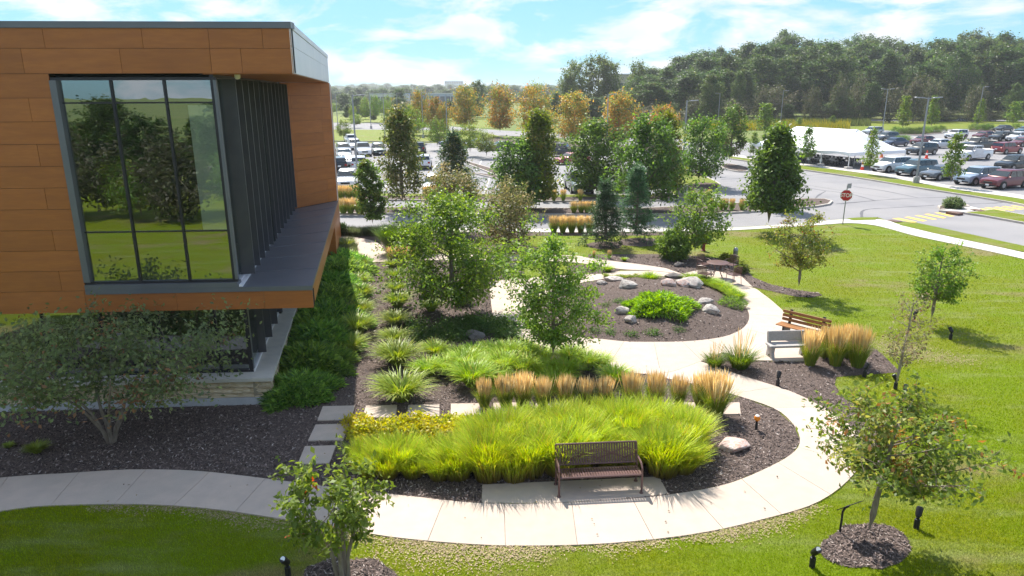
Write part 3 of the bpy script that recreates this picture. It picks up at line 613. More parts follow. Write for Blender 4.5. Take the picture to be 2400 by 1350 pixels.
# ground floor: stone base, cap, glass
U_C, ZST, ZFT = 0.0, 0.72, 0.22
SB = LEN*1.02
base = thing_base = MB(); base.add(*fbox(UL, -0.05, 0.06, 0.5, 0.0, ZST)); base = base.obj('stone_base', 'mortar', bld)
prismL('side_base', 'mortar', [BL(-0.05, 0.06, 0), BL(-0.05, 0.06, 0)+DS*SB, BL(-0.05, 0.06, 0)+DS*SB-NS_*0.45, BL(-0.05, 0.06, 0)-NS_*0.45], 0, ZST-0.002, base)
fpart('footing', 'footing', UL, 0.02, -0.03, 0.3, -0.05, ZFT, base)
prismL('footing', 'footing', [BL(0.021, 0.0, 0), BL(0.021, 0, 0)+DS*SB, BL(0.02, 0, 0)+DS*SB-NS_*0.3, BL(0.021, 0, 0)-NS_*0.3], -0.05, ZFT-0.002, base)
stv = []
for k in range(5):
    bm = bmesh.new(); bmesh.ops.create_cube(bm, size=1); bmesh.ops.subdivide_edges(bm, edges=bm.edges[:], cuts=2, use_grid_fill=True)
    for v in bm.verts: v.co += Vector([rnd.uniform(-.035, .035), rnd.uniform(-.10, .10), rnd.uniform(-.05, .05)])
    me = D.meshes.new('stone'); bm.to_mesh(me); bm.free(); me.materials.append(MATS['cut_stone']); stv.append(me)
def stones(origin, dirv, nrm, length, z0, z1):
    z = z0; ang = math.atan2(dirv[1], dirv[0]); row = 0
    while z < z1-0.04:
        h = min(rnd.choice((0.13, 0.17, 0.20)), z1-z)
        if z1-z-h < 0.07: h = z1-z
        x = -rnd.random()*0.3
        while x < length:
            w = rnd.uniform(0.3, 0.85); a, b = max(x, 0), min(x+w, length)
            if b-a > 0.06:
                c = origin+dirv*((a+b)/2)+nrm*0.0; o = obj('stone', rnd.choice(stv), base); o.location = (c[0], c[1], z+h/2); o.rotation_euler[2] = ang; o.scale = ((b-a)-0.012, 0.16+rnd.uniform(0, .03), h-0.012)
            x += w
        z += h; row += 1
stones(BL(-9.5, 0.10, 0), DF, -NF, 9.5-0.02, ZFT+0.005, ZST)
stones(BL(-0.08, 0.14, 0)-NS_*0.02, DS, NS_, SB-0.1, ZFT+0.005, ZST)
_c0 = BL(0.06, -0.06, 0); cap = prismL('stone_cap', 'stone_cap', [BL(UL, -0.06, 0), _c0, _c0+DS*0.585, BL(UL, 0.52, 0)], ZST+0.002, ZST+0.10)
for _k in range(4): prismL('stone_cap', 'stone_cap', [_c0+DS*(0.59+(SB-.59)*_k/4), _c0+DS*(0.585+(SB-.59)*(_k+1)/4), _c0+DS*(0.585+(SB-.59)*(_k+1)/4)-NS_*.55, _c0+DS*(0.59+(SB-.59)*_k/4)-NS_*.55], ZST+0.002, ZST+0.098)
gu = [-12.5, -10.9, -9.3, -7.7, -6.15, -4.6, -3.05, -1.5, -0.62]
window('ground_window', -12.6, -0.58, ZST+0.10, ZB-0.02, gu, [ZST+0.14, ZB-0.06], v=0.50, left_fr=0.08)
side_glass('ground_side_window', BL(-0.56, 0.46, 0), SB-1.0, ZST+0.10, ZB-0.01, 11, 0.2)
# interior: floors, rear partition, column and ceilings seen through glass
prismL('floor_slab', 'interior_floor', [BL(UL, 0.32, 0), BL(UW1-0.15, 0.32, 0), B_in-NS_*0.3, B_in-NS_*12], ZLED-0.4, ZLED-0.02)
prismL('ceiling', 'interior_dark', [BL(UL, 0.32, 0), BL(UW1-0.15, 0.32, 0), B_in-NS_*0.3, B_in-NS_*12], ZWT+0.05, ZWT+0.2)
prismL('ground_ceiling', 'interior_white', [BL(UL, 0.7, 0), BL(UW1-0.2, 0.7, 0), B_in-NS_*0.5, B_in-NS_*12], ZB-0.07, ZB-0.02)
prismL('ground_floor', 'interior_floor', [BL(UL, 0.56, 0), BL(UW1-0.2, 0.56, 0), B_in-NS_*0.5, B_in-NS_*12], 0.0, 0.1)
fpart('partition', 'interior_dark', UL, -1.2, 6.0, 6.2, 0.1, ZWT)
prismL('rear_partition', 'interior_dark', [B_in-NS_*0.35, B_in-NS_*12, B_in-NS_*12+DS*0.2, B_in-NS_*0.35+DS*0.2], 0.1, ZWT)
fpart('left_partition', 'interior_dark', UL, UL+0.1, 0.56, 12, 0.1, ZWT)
uA, uB = fac(459, 400, .17)[0], fac(521, 400, .17)[0]
fpart('column', 'interior_white', uA, uB, .17, .3, fac(490, 538, .17)[1], fac(490, 246, .17)[1])
MB().lathe([(0.0, -0.12), (0.05, -0.11), (0.075, -0.07), (0.08, 0.0)], 12, tuple(BL(-0.15, 0.35, RZL[2]-0.02))).obj('dome_camera', 'stone_cap', bld, True)
# ================================================================== vegetation generators
def unit(v): return v/np.maximum(np.linalg.norm(v, axis=-1, keepdims=True), 1e-9)
SHAPES = {'round': lambda t: (max(0.0, 1-(2*t-1)**2))**0.5, 'oval': lambda t: (max(0.0, 1-(2*(t**0.85)-1)**2))**0.45,
          'tear': lambda t: min(1, t*4+0.4)*(1-t)**0.9+.02, 'pyr': lambda t: min(1, t*5+0.35)*(1-t)**0.62, 'cone': lambda t: min(1, t*7+0.5)*(1-t)**0.95+0.03, 'vase': lambda t: (0.35+0.65*min(1, t*1.9))*(1-max(0, t-0.6)/0.4*0.55),
          'flat': lambda t: (0.5+0.5*min(1, t*1.6))*(1-max(0, t-.7)/.3*.7), 'col': lambda t: (max(0.02, 1-abs(2*t-0.9)**2.2))**0.6, 'bush': lambda t: (max(0.0, 1-t*t))**0.5}
def leaf_mesh(P, L, W, pal, rs, cl=None, out=None, up=0.5, droop=0.35, dirs=None, mt='leaf', fold=0.12):
    n = len(P); nr = unit(rs.normal(size=(n, 3))*0.75+np.array((0, 0, up))+(out*0.35 if out is not None else 0))
    d = rs.normal(size=(n, 3)) if dirs is None else dirs+rs.normal(size=(n, 3))*0.35
    d = d-np.array((0, 0, droop)); d = unit(d-nr*np.sum(d*nr, 1, keepdims=True)); s = np.cross(nr, d)
    l = (L*rs.uniform(0.65, 1.25, (n, 1))); w = l*W
    a = P; b = P+d*l*0.5+s*w*0.5+nr*l*fold; c = P+d*l; e = P+d*l*0.5-s*w*0.5+nr*l*fold
    V = np.stack([a, b, c, e], 1).reshape(-1, 3); F = np.arange(4*n).reshape(-1, 4)
    cols = np.array([p[:3] for p in pal]); wt = np.array([p[3] for p in pal], float); wt /= wt.sum()
    ci = rs.choice(len(pal), n, p=wt) if cl is None else np.where(rs.rand(n) < 0.6, cl, rs.choice(len(pal), n, p=wt))
    C = cols[ci]*rs.uniform(0.75, 1.25, (n, 1)); return V, F, np.repeat(C, 4, 0)
def gen_tree(seed, h, cb, rx, shape='round', nl=16, ns=5, nleaf=4000, lsize=0.09, lw=0.55, pal=((.06, .12, .02, 1),), tr=0.08, lean=(0, 0), spread=0.10, rise=(0.4, 0.9), sub=(0.25, 0.5), fill=0.35, stems=1, bark='bark', droop=0.35, flatten=1.0, inner=0.65, up=0.5, along=False, name='tree'):
    rs = np.random.RandomState(seed); mb = MB(); f = SHAPES[shape]; S = []
    H_ = h-cb; pts_l = []; cl_l = []; dir_l = []
    ax = lambda z: np.array((lean[0]*(z/h)**1.3, lean[1]*(z/h)**1.3, z))
    nt = 9; zs = np.linspace(-0.08, cb+H_*0.88, nt); wob = np.cumsum(rs.normal(size=(nt, 2))*0.007*h*0.4, 0); wob[0] = 0
    if stems == 1:
        tp = [ax(z)+np.array((wob[i, 0], wob[i, 1], 0))*(z > 0) for i, z in enumerate(zs)]
        mb.tube([Vector(p) for p in tp], [tr*(1.25 if i == 0 else 1)*(1-0.9*(max(0, z)/(cb+H_*0.88))**1.1)+0.006 for i, z in enumerate(zs)], 8)
        tp = np.array(tp)
    def trunk_at(z):
        if stems > 1: return None
        return np.array([np.interp(z, tp[:, 2], tp[:, 0]), np.interp(z, tp[:, 2], tp[:, 1]), z])
    stem_pts = []
    if stems > 1:
        for k in range(stems):
            a = 2*math.pi*k/stems+rs.uniform(-.3, .3); R = rx*rs.uniform(.35, .6); q = []
            for s_ in np.linspace(0, 1, 7):
                q.append(np.array((math.cos(a)*(0.06+R*s_**1.5), math.sin(a)*(0.06+R*s_**1.5), -0.05+(cb+H_*0.6)*s_))+rs.normal(size=3)*0.02*(s_ > 0))
            mb.tube([Vector(p) for p in q], [tr*(1-0.75*s_) for s_ in np.linspace(0, 1, 7)], 7); stem_pts.append(np.array(q))
    npal = len(pal); wt = np.array([p[3] for p in pal], float); wt /= wt.sum()
    for i in range(nl):
        t = (i+0.5+rs.uniform(-.4, .4))/nl; az = i*2.39996+rs.uniform(-.5, .5); R = rx*f(min(max(t, 0.01), 0.99))*rs.uniform(inner, 1.08)*(1+.16*math.sin(2*az+seed)+.10*math.sin(3*az+seed*1.7+t*5))
        c0 = ax(cb+H_*t); end = c0+np.array((math.cos(az)*R, math.sin(az)*R*flatten, 0))
        if stems > 1:
            sp = stem_pts[np.argmin([np.linalg.norm((q[-1]-end)[:2]) for q in stem_pts])]; st = sp[rs.randint(3, 7)]
        else:
            zz = min(max(cb*0.8, end[2]-R*rs.uniform(*rise)), cb+H_*0.85); st = trunk_at(zz)
        mid = (st+end)/2+np.array((0, 0, -0.06*R))+rs.normal(size=3)*0.05*R
        ts = np.linspace(0, 1, 6)[:, None]; cv = st*(1-ts)**2+2*mid*ts*(1-ts)+end*ts*ts
        r0 = max(0.012, tr*0.42*(0.4+0.6*(1-t)))*(0.7 if stems > 1 else 1)
        mb.tube([Vector(p) for p in cv], np.linspace(r0, r0*0.25, 6), 5, False); ld = unit(end-st)
        cpal = rs.choice(npal, p=wt)
        for k in range(ns):
            fr = rs.uniform(fill, 1.0); b0 = cv[0]*(1-fr)**2+2*mid*fr*(1-fr)+end*fr*fr
            dv = unit(ld*0.55+unit(rs.normal(size=3))*0.85+np.array((0, 0, 0.12))); ln = rx*rs.uniform(*sub)*(0.6+0.4*f(min(max(t, .05), .95)))
            b1 = b0+dv*ln; mb.tube([Vector(b0), Vector((b0+b1)/2+rs.normal(size=3)*0.03*ln), Vector(b1)], [r0*0.32, r0*0.2, 0.004], 4, False)
            cc = cpal if rs.rand() < 0.6 else rs.choice(npal, p=wt); S.append((b0, b1, cc))
    per = max(1, nleaf//len(S))
    for b0, b1, cc in S:
        m = max(1, int(per*rs.uniform(0.5, 1.5))); s_ = rs.uniform(0.15, 1.08, (m, 1)); p = b0*(1-s_)+b1*s_+rs.normal(size=(m, 3))*spread*rx
        pts_l.append(p); cl_l.append(np.full(m, cc)); dir_l.append(np.repeat((b1-b0)[None]/np.linalg.norm(b1-b0), m, 0))
    P = np.concatenate(pts_l); lowz = cb-0.02*H_; P[:, 2] = np.where(P[:, 2] < lowz, lowz+(lowz-P[:, 2])*0.35, P[:, 2]); P[:, 2] = np.maximum(P[:, 2], 0.05); cl = np.concatenate(cl_l); dr = np.concatenate(dir_l)
    out = unit(P-np.array((lean[0]*.7, lean[1]*.7, cb+H_*0.4)))
    V, F, C = leaf_mesh(P, lsize, lw, pal, rs, cl, out, up, droop, dr if along else None)
    return mb.mesh('trunk', bark, True), mesh_np('crown', V, F, 'leaf', C)
def make_tree(meshes, name, label, cat, loc, rz=0.0, group=None, sc=None):
    t = thing(name, label, cat, loc, rz, group, sc); obj('trunk', meshes[0], t); obj('crown', meshes[1], t); return t
GREEN = ((0.102, 0.1935, 0.0307, 3), (0.1391, 0.2419, 0.0337, 3), (0.1948, 0.2984, 0.0429, 2), (0.065, 0.1371, 0.0245, 2))
CRAB = ((0.1444, 0.194, 0.0332, 3), (0.1868, 0.2426, 0.0416, 3), (0.2717, 0.2668, 0.0624, 2), (0.0934, 0.1374, 0.0277, 2), (0.3056, 0.1455, 0.0485, 0.7))
SERV = ((0.153, 0.207, 0.081, 3), (0.189, 0.243, 0.099, 3), (0.126, 0.171, 0.081, 2), (0.288, 0.162, 0.081, 0.5), (0.234, 0.27, 0.108, 1))
BRIGHT = ((0.144, 0.228, 0.036, 3), (0.192, 0.276, 0.054, 3), (0.096, 0.168, 0.0264, 2))
SPARSE = ((.20, .17, .09, 3), (.15, .15, .06, 3), (.26, .20, .12, 2), (.18, .10, .05, 1))
PEAR = ((0.0704, 0.1359, 0.0271, 3), (0.0986, 0.1844, 0.0349, 3), (0.1361, 0.2329, 0.0387, 1.5), (0.0517, 0.1009, 0.0251, 2))
OLIVE = ((0.1222, 0.151, 0.0287, 3), (0.1654, 0.1796, 0.0345, 2), (0.0862, 0.1222, 0.0259, 2), (0.2156, 0.1869, 0.0431, 0.6))
ORANGE = ((0.3382, 0.2284, 0.0549, 3), (0.415, 0.2648, 0.0626, 2), (0.1998, 0.2192, 0.047, 3), (0.1538, 0.21, 0.0439, 2), (0.4612, 0.1827, 0.047, 0.6))
TAN = ((0.221, 0.195, 0.078, 3), (0.169, 0.169, 0.0585, 3), (0.273, 0.2145, 0.1105, 2), (0.117, 0.143, 0.039, 2))
SPRUCE = ((0.0421, 0.094, 0.0421, 3), (0.0583, 0.1216, 0.0551, 3), (0.081, 0.149, 0.0583, 1.5))
FOREST = ((0.045, 0.0857, 0.02, 3), (0.0629, 0.1142, 0.0257, 3), (0.0899, 0.1398, 0.0314, 1.6), (0.1124, 0.1284, 0.0357, 0.6), (0.033, 0.0656, 0.0185, 2))
YELLOWG = ((.15, .19, .02, 3), (.11, .16, .018, 3), (.19, .20, .03, 1.5))
def place(px, py, top, left, right, z=0.0, cbpx=None):
    """base pixel, top row and crown sides -> base point, height, crown radius, crown base height"""
    B = G(px, py, z); h = zat(B, top)-z; m = ppm((B[0], B[1], h*0.6)); r = (right-left)/2/m
    cb = (zat(B, cbpx)-z) if cbpx else h*0.3; lean = ((left+right)/2-px)/m
    return B, h, r, cb, lean
MG_ = 'trees in the median and car park islands'
def tree_px(seed, name, label, cat, px, py, top, left, right, cbpx, pal, z=0.0, group=None, leanf=1.0, **kw):
    B, h, r, cb, lean = place(px, py, top, left, right, z, cbpx)
    if kw.get('stems', 1) == 1 and kw.get('shape') not in ('cone',): cb = min(cb+.4*r*CAM_H/float(np.linalg.norm(B[:2])), h*.6)
    ms = gen_tree(seed, h, cb, r*(1.28 if group == MG_ else .95 if kw.get('shape') == 'vase' else 1.1), pal=pal, lean=(lean*leanf*0.8, 0), **kw); return make_tree(ms, name, label, cat, tuple(B), group=group)

# ------------------------------------------------------------------ garden trees
tree_px(11, 'crabapple_tree', 'crabapple tree with reddish olive leaves in round mulch ring beside interpretive sign', 'tree', 2028, 1272, 940, 1868, 2292, 1150, CRAB, shape='vase', nl=30, ns=8, nleaf=5600, lsize=0.118, lw=0.5, tr=0.068, spread=0.055, sub=(.18, .36), bark='bark', fill=0.45, leanf=.85)
tree_px(12, 'young_crabapple', 'small light green tree with orange leaf spots at edge of shaded lawn', 'tree', 805, 1362, 1068, 628, 925, 1268, BRIGHT+((.50, .16, .02, .07),), shape='vase', nl=22, ns=6, nleaf=2300, lsize=0.125, lw=0.55, tr=0.05, spread=0.05, sub=(.2, .38), stems=4, fill=.4)
tree_px(13, 'serviceberry_shrub', 'multi stemmed grey green shrub tree against shaded building front', 'shrub', 262, 1037, 740, -50, 612, 930, SERV, shape='flat', nl=48, ns=7, nleaf=9000, lsize=0.125, lw=0.55, tr=0.05, spread=0.045, sub=(.12, .26), stems=6, bark='bark', flatten=0.6, inner=0.3, fill=.3, leanf=.3)
tree_px(14, 'ornamental_pear', 'dense rounded green tree standing above boulder in the mulch bed', 'tree', 1062, 742, 468, 905, 1225, 705, GREEN, shape='round', nl=44, ns=8, nleaf=15000, lsize=0.15, lw=0.5, tr=0.13, spread=0.06, inner=0.5, sub=(.18, .35))
tree_px(15, 'ornamental_pear', 'open green tree rising from bright daylily drift beside ring path', 'tree', 1296, 860, 566, 1182, 1412, 812, BRIGHT+GREEN[:2], shape='round', nl=42, ns=7, nleaf=10500, lsize=0.12, lw=0.5, tr=0.085, spread=0.06, inner=0.45, sub=(.2, .36))
tree_px(16, 'crabapple_tree', 'small olive lawn tree in mulch point beyond the table terrace', 'tree', 1870, 688, 515, 1790, 1955, 632, CRAB, shape='vase', nl=22, ns=6, nleaf=4400, lsize=0.115, lw=0.5, tr=0.075, spread=0.06, inner=.5)
tree_px(17, 'crabapple_tree', 'small deep green lawn tree between two black spotlights', 'tree', 2180, 762, 588, 2100, 2262, 706, GREEN[:2]+CRAB[:2]+BRIGHT[:1], shape='vase', nl=22, ns=6, nleaf=4400, lsize=0.11, lw=0.5, tr=0.07, spread=0.06, inner=.5)
tree_px(18, 'thin_crabapple', 'sparse brownish young tree with thin trunk beside mulch bed', 'tree', 2098, 922, 690, 2036, 2190, 862, SPARSE, shape='vase', nl=22, ns=6, nleaf=1100, lsize=0.09, lw=0.45, tr=0.045, spread=0.05, inner=.5, bark='bark_pale')
tree_px(19, 'ornamental_pear', 'green spreading tree behind round hedge shrub by fire hydrant', 'tree', 1627, 603, 452, 1570, 1712, 575, GREEN+BRIGHT[:1], shape='oval', nl=26, ns=6, nleaf=4600, lsize=0.17, lw=0.5, tr=0.09, spread=0.07, inner=.5, bark='bark')
tree_px(20, 'street_pear', 'dark green teardrop street tree on lawn edge by stop sign road', 'tree', 1797, 547, 308, 1733, 1885, 492, PEAR, shape='tear', nl=52, ns=8, nleaf=12000, lsize=0.24, lw=0.6, tr=0.17, spread=0.085, inner=.55)
tree_px(21, 'spruce_tree', 'single blue green spruce in small mulch ring beside feather grass', 'tree', 1418, 576, 428, 1366, 1464, 570, SPRUCE, shape='cone', nl=60, ns=7, nleaf=8000, lsize=0.2, lw=0.22, tr=0.11, spread=0.05, rise=(-.1, .15), along=True, inner=.7, droop=.15)
tree_px(22, 'spruce_tree', 'spruce with dense low branches left of the tall dark pear', 'tree', 1490, 562, 392, 1440, 1535, 556, SPRUCE, shape='cone', nl=60, ns=7, nleaf=8000, lsize=0.2, lw=0.22, tr=0.12, spread=0.05, rise=(-.1, .15), along=True, inner=.7, droop=.15)
tree_px(23, 'tan_shrub_tree', 'tall tan olive shrub tree behind dense rounded green tree', 'tree', 1192, 585, 428, 1118, 1262, 578, TAN, shape='oval', nl=44, ns=7, nleaf=6500, lsize=0.17, lw=0.45, tr=0.07, spread=0.08, stems=5, inner=.4)
tree_px(24, 'tan_shrub_tree', 'upright tan leaved tree at the road edge near columnar street tree', 'tree', 1065, 548, 392, 1002, 1130, 520, TAN, shape='oval', nl=34, ns=7, nleaf=5200, lsize=0.2, lw=0.45, tr=0.08, spread=0.08, stems=4, inner=.4)
tree_px(25, 'columnar_tree', 'narrow dark columnar tree planted in heather strip at the kerb', 'tree', 875, 541, 378, 832, 903, 512, PEAR+OLIVE[:1], shape='oval', nl=34, ns=7, nleaf=5000, lsize=0.2, lw=0.55, tr=0.08, spread=0.08, inner=.5)
# median and car park trees
MG = 'trees in the median and car park islands'
tree_px(30, 'median_tree', 'tall olive brown tree in the road median near the building', 'tree', 946, 494, 262, 888, 1002, 478, OLIVE+TAN[:1], RZ, MG, shape='pyr', nl=44, ns=8, nleaf=8000, lsize=0.26, lw=0.5, tr=0.15, spread=0.09, inner=.5)
tree_px(31, 'median_tree', 'dense blue green pear tree in the median in front of yellow green tree', 'tree', 1214, 496, 334, 1160, 1268, 476, PEAR, RZ, MG, shape='oval', nl=40, ns=8, nleaf=8000, lsize=0.25, lw=0.55, tr=0.14, spread=0.09, inner=.5)
tree_px(32, 'median_tree', 'yellow green tapering tree behind the blue green median pear', 'tree', 1262, 494, 264, 1205, 1312, 460, OLIVE+YELLOWG[:2], RZ, MG, shape='pyr', nl=44, ns=8, nleaf=8000, lsize=0.26, lw=0.5, tr=0.15, spread=0.09, inner=.5)
tree_px(33, 'median_tree', 'dark green oval tree beside the parked silver green truck', 'tree', 1397, 462, 288, 1335, 1452, 440, PEAR, RZ, MG, shape='oval', nl=40, ns=8, nleaf=8500, lsize=0.28, lw=0.55, tr=0.15, spread=0.09, inner=.5)
tree_px(34, 'median_tree', 'largest dark green oval tree rising above the spruce pair', 'tree', 1512, 500, 292, 1450, 1588, 486, PEAR+GREEN[:1], RZ, MG, shape='oval', nl=44, ns=8, nleaf=10000, lsize=0.27, lw=0.55, tr=0.16, spread=0.085, inner=.5)
tree_px(35, 'median_tree', 'yellow green tree peeking behind the largest dark oval tree', 'tree', 1562, 462, 268, 1512, 1598, 440, YELLOWG+OLIVE[:1], RZ, MG, shape='pyr', nl=36, ns=7, nleaf=5500, lsize=0.28, lw=0.55, tr=0.14, spread=0.09, inner=.5)
tree_px(36, 'median_tree', 'spreading green tree on the grassy corner island', 'tree', 1637, 437, 280, 1588, 1697, 410, GREEN+PEAR[:1], RZ, MG, shape='oval', nl=30, ns=7, nleaf=5500, lsize=0.28, lw=0.5, tr=0.14, spread=0.09, inner=.5)
tree_px(37, 'median_tree', 'dark reddish green tree on small planter island before the tent', 'tree', 1707, 390, 254, 1680, 1748, 362, PEAR+((.10, .085, .03, 2),), RZ, MG, shape='oval', nl=30, ns=7, nleaf=4500, lsize=0.3, lw=0.5, tr=0.15, spread=0.09, inner=.5)
tree_px(38, 'median_tree', 'dark tree in the median hidden behind the teardrop street tree', 'tree', 1812, 490, 330, 1765, 1862, 450, PEAR, RZ, MG, shape='pyr', nl=34, ns=7, nleaf=5000, lsize=0.26, lw=0.6, tr=0.14, spread=0.09, inner=.5)
tree_px(39, 'conifer_tree', 'dark conifer among the car park trees before white parked cars', 'tree', 1062, 462, 318, 1022, 1112, 455, SPRUCE+OLIVE[:1], RZ, MG, shape='cone', nl=50, ns=7, nleaf=6500, lsize=0.3, lw=0.25, tr=0.14, spread=0.06, rise=(-.1, .15), along=True, inner=.65, droop=.15)
# prototypes reused far away
proto = {}
def protos():
    proto['maple'] = [gen_tree(100+k, 10, 2.2, 4.0, 'oval', 40, 8, 6000, 0.42, 0.5, ORANGE, 0.2, spread=.085, inner=.5) for k in range(3)]
    proto['locust'] = [gen_tree(110+k, 7, 2.2, 3.4, 'flat', 26, 7, 3500, 0.35, 0.45, GREEN+OLIVE[:2], 0.12, spread=.08, inner=.45) for k in range(2)]
    proto['young'] = [gen_tree(120+k, 5, 1.3, 1.3, 'pyr', 26, 6, 1500, 0.26, 0.55, GREEN+YELLOWG[1:2]+CRAB[:1], 0.06, spread=.1, inner=.45) for k in range(3)]
    proto['forest'] = [gen_tree(130+k, 24, 3.5, 6.2, ('oval', 'round', 'pyr', 'oval', 'col')[k], 64, 9, 11000, 0.62, 0.6, FOREST, 0.32, spread=.065, inner=.45, up=.7) for k in range(5)]
    proto['poplar'] = [gen_tree(140+k, 22, 5, 6.5, 'round', 34, 9, 5500, 0.8, 0.6, ((.10, .145, .03, 3), (.075, .12, .025, 3), (.13, .17, .045, 1)), 0.4, spread=.10, inner=.55) for k in range(2)]
    proto['scrub'] = [gen_tree(150+k, 9, 0.6, 3.5, 'oval', 34, 7, 3500, 0.5, 0.45, ((.10, .095, .06, 3), (.075, .085, .035, 3), (.05, .075, .02, 2)), 0.1, spread=.10, inner=.4, stems=4, bark='bark_pale') for k in range(3)]
    proto['bush'] = [gen_tree(160+k, 1.6, 0.1, 1.1, 'bush', 40, 6, 3000, 0.11, 0.55, GREEN, 0.03, spread=.1, inner=.4, stems=5) for k in range(2)]
protos()
def far_tree(kind, name, label, px, py, top, group, z=RZ, wpx=None, k=None, zoff=0.0, var=0.0):
    B = G(px, py, z); h = zat(B, top)-z; src = rnd.choice(proto[kind]) if k is None else proto[kind][k % len(proto[kind])]
    h0 = {'maple': 10, 'locust': 7, 'young': 5, 'forest': 24, 'poplar': 22, 'scrub': 9, 'bush': 1.6}[kind]; w0 = {'maple': 8, 'locust': 6.8, 'young': 2.6, 'forest': 12.4, 'poplar': 13, 'scrub': 7, 'bush': 2.2}[kind]
    s = h/h0; sx = (wpx/ppm(B)/w0) if wpx else s
    return make_tree(src, name, label, 'tree', (B[0], B[1], z), rnd.uniform(0, 6.28), group, (sx, sx, s))
for i, (px, py, top, w, lab) in enumerate([(1172, 322, 204, 84, 'orange tipped maple tree in the far island row, leftmost against the warehouse'), (1252, 330, 203, 96, 'broad orange maple tree behind the tapering yellow green tree'), (1343, 346, 222, 92, 'orange maple tree with bare trunk above black parked pickup'), (1448, 351, 222, 108, 'orange gold maple tree beside the dark green oval tree'), (1552, 352, 250, 74, 'small golden maple tree behind the yellow green tree')]):
    far_tree('maple', 'maple_tree', lab, px, py, top, 'orange maples in the far island row', wpx=w, k=i)
for i, (px, py, top, w) in enumerate([(1090, 312, 206, 76), (985, 318, 216, 56), (1022, 320, 232, 46), (1040, 322, 250, 40)]):
    far_tree('maple', 'maple_tree', 'olive brown maple tree across the far left car park', px, py, top, 'olive maples of the far left car park', wpx=w, k=i)
for i, (px, py, top, w) in enumerate([(806, 332, 285, 44), (835, 300, 268, 40), (968, 335, 255, 62), (1025, 352, 280, 60), (1140, 372, 315, 68), (1102, 366, 292, 66), (915, 320, 255, 38)]):
    far_tree('locust', 'locust_tree', 'flat crowned locust tree on a car park island', px, py, top, 'locust trees on the left car park islands', wpx=w, k=i)
for i, (px, py, top, w) in enumerate([(808, 265, 220, 44), (840, 268, 222, 36), (857, 286, 232, 28), (882, 289, 225, 30), (908, 284, 240, 30), (938, 268, 208, 40), (1120, 275, 190, 44)]):
    far_tree('forest' if i in (0, 1, 5, 6) else 'locust', 'street_tree', 'dark tree by the road in front of the long pale warehouse', px, py, top, 'trees in front of the warehouse', wpx=w, k=i)
YT = [(2035, 413, 305, 46, 'young pale trunked tree in the verge by orange cones'), (2226, 441, 317, 62, 'young bushy tree in the verge beside the concrete lamp base'), (1888, 390, 300, 48, 'thin young tree in the verge before the tent front'), (1765, 372, 312, 36, 'young tree in the verge at the tent corner'), (2113, 312, 228, 42, 'young tree in the shrub bed behind the parked grey car'), (2180, 309, 228, 38, 'young tree in the shrub bed behind double headed lamp'), (2292, 303, 235, 30, 'narrow young tree in the far bed by orange mower'), (2372, 300, 240, 44, 'young round tree before the dark forest edge'), (1950, 296, 272, 22, 'little tree poking above the tent ridge'), (1872, 302, 276, 22, 'little tree behind the tent slope'), (1790, 322, 245, 60, 'bright yellow green young tree behind the tent peak')]
for i, (px, py, top, w, lab) in enumerate(YT): far_tree('young', 'young_tree', lab, px, py, top, 'young trees of the right car park', wpx=w, k=i)
for i in range(26):
    far_tree('forest' if i % 3 else 'locust', 'street_tree', 'green tree scattered over the far left roadside', 785+i*13.5+rnd.uniform(-6, 6), rnd.uniform(258, 290), rnd.uniform(226, 250), 'far left roadside trees', wpx=rnd.uniform(24, 40))
# forest on the right: front rows one by one, each its own tree
TOPS = [(1290, 205), (1400, 190), (1480, 165), (1530, 160), (1600, 132), (1680, 115), (1750, 106), (1820, 78), (1880, 90), (1990, 88), (2070, 90), (2150, 100), (2220, 82), (2330, 72), (2400, 92), (2500, 85), (2800, 95)]
tx, ty = zip(*TOPS)
for row, (by, n, dz) in enumerate(((279, 30, 34), (270, 28, 14), (262, 26, 0), (256, 24, -2))):
    for i in range(n):
        px = 1475+(i+rnd.uniform(-.3, .3))*(1130/n)+row*9
        b = by+max(0, (1900-px))*0.022+rnd.uniform(-2, 2); t = float(np.interp(px, tx, ty))+dz+rnd.uniform(-4, 26)
        far_tree('forest', 'forest_tree', 'tall dark green tree of the wood behind the car park', px, b, t, 'trees of the wood', wpx=rnd.uniform(76, 116), z=-0.14)
for i in range(30):
    px = 1440+i*34+rnd.uniform(-22, 22); far_tree('scrub' if i % 3 else 'forest', 'scrub_tree', 'greyish scrubby tree at the edge of the wood', px, 286+max(0, (1900-px))*0.022+rnd.uniform(-2, 2), rnd.uniform(170, 262), 'scrub along the wood edge', z=-0.14, wpx=rnd.uniform(30, 76))
for i, (px, t, w) in enumerate([(1345, 148, 66), (1400, 136, 84), (1428, 150, 60), (1492, 150, 56), (1330, 178, 50)]):
    far_tree('poplar', 'poplar_tree', 'tall airy light green poplar at the end of the wood', px, 276, t, 'poplars at the end of the wood', z=-0.14, wpx=w, k=i)
for i in range(12):
    px = 1290+i*17+rnd.uniform(-6, 6); far_tree('forest', 'forest_tree', 'lower green tree beneath the poplars', px, 280+rnd.uniform(-3, 3), rnd.uniform(208, 232), 'understorey below the poplars', z=-0.14, wpx=rnd.uniform(40, 60))
# far tree line to the horizon, left
for row, (by, n, t0, t1) in enumerate(((246, 24, 206, 218), (238, 30, 202, 212), (231, 34, 198, 207), (226, 30, 195, 203))):
    for i in range(n):
        px = 770+(i+rnd.uniform(-.4, .4))*(600/n); t = rnd.uniform(t0, t1)
        far_tree('forest', 'distant_tree', 'distant rounded tree of the horizon tree line', px, by+rnd.uniform(-1, 1), t, 'trees of the distant tree line', z=-0.15, wpx=rnd.uniform(22, 40)*(1.35 if row < 2 else 1.2))
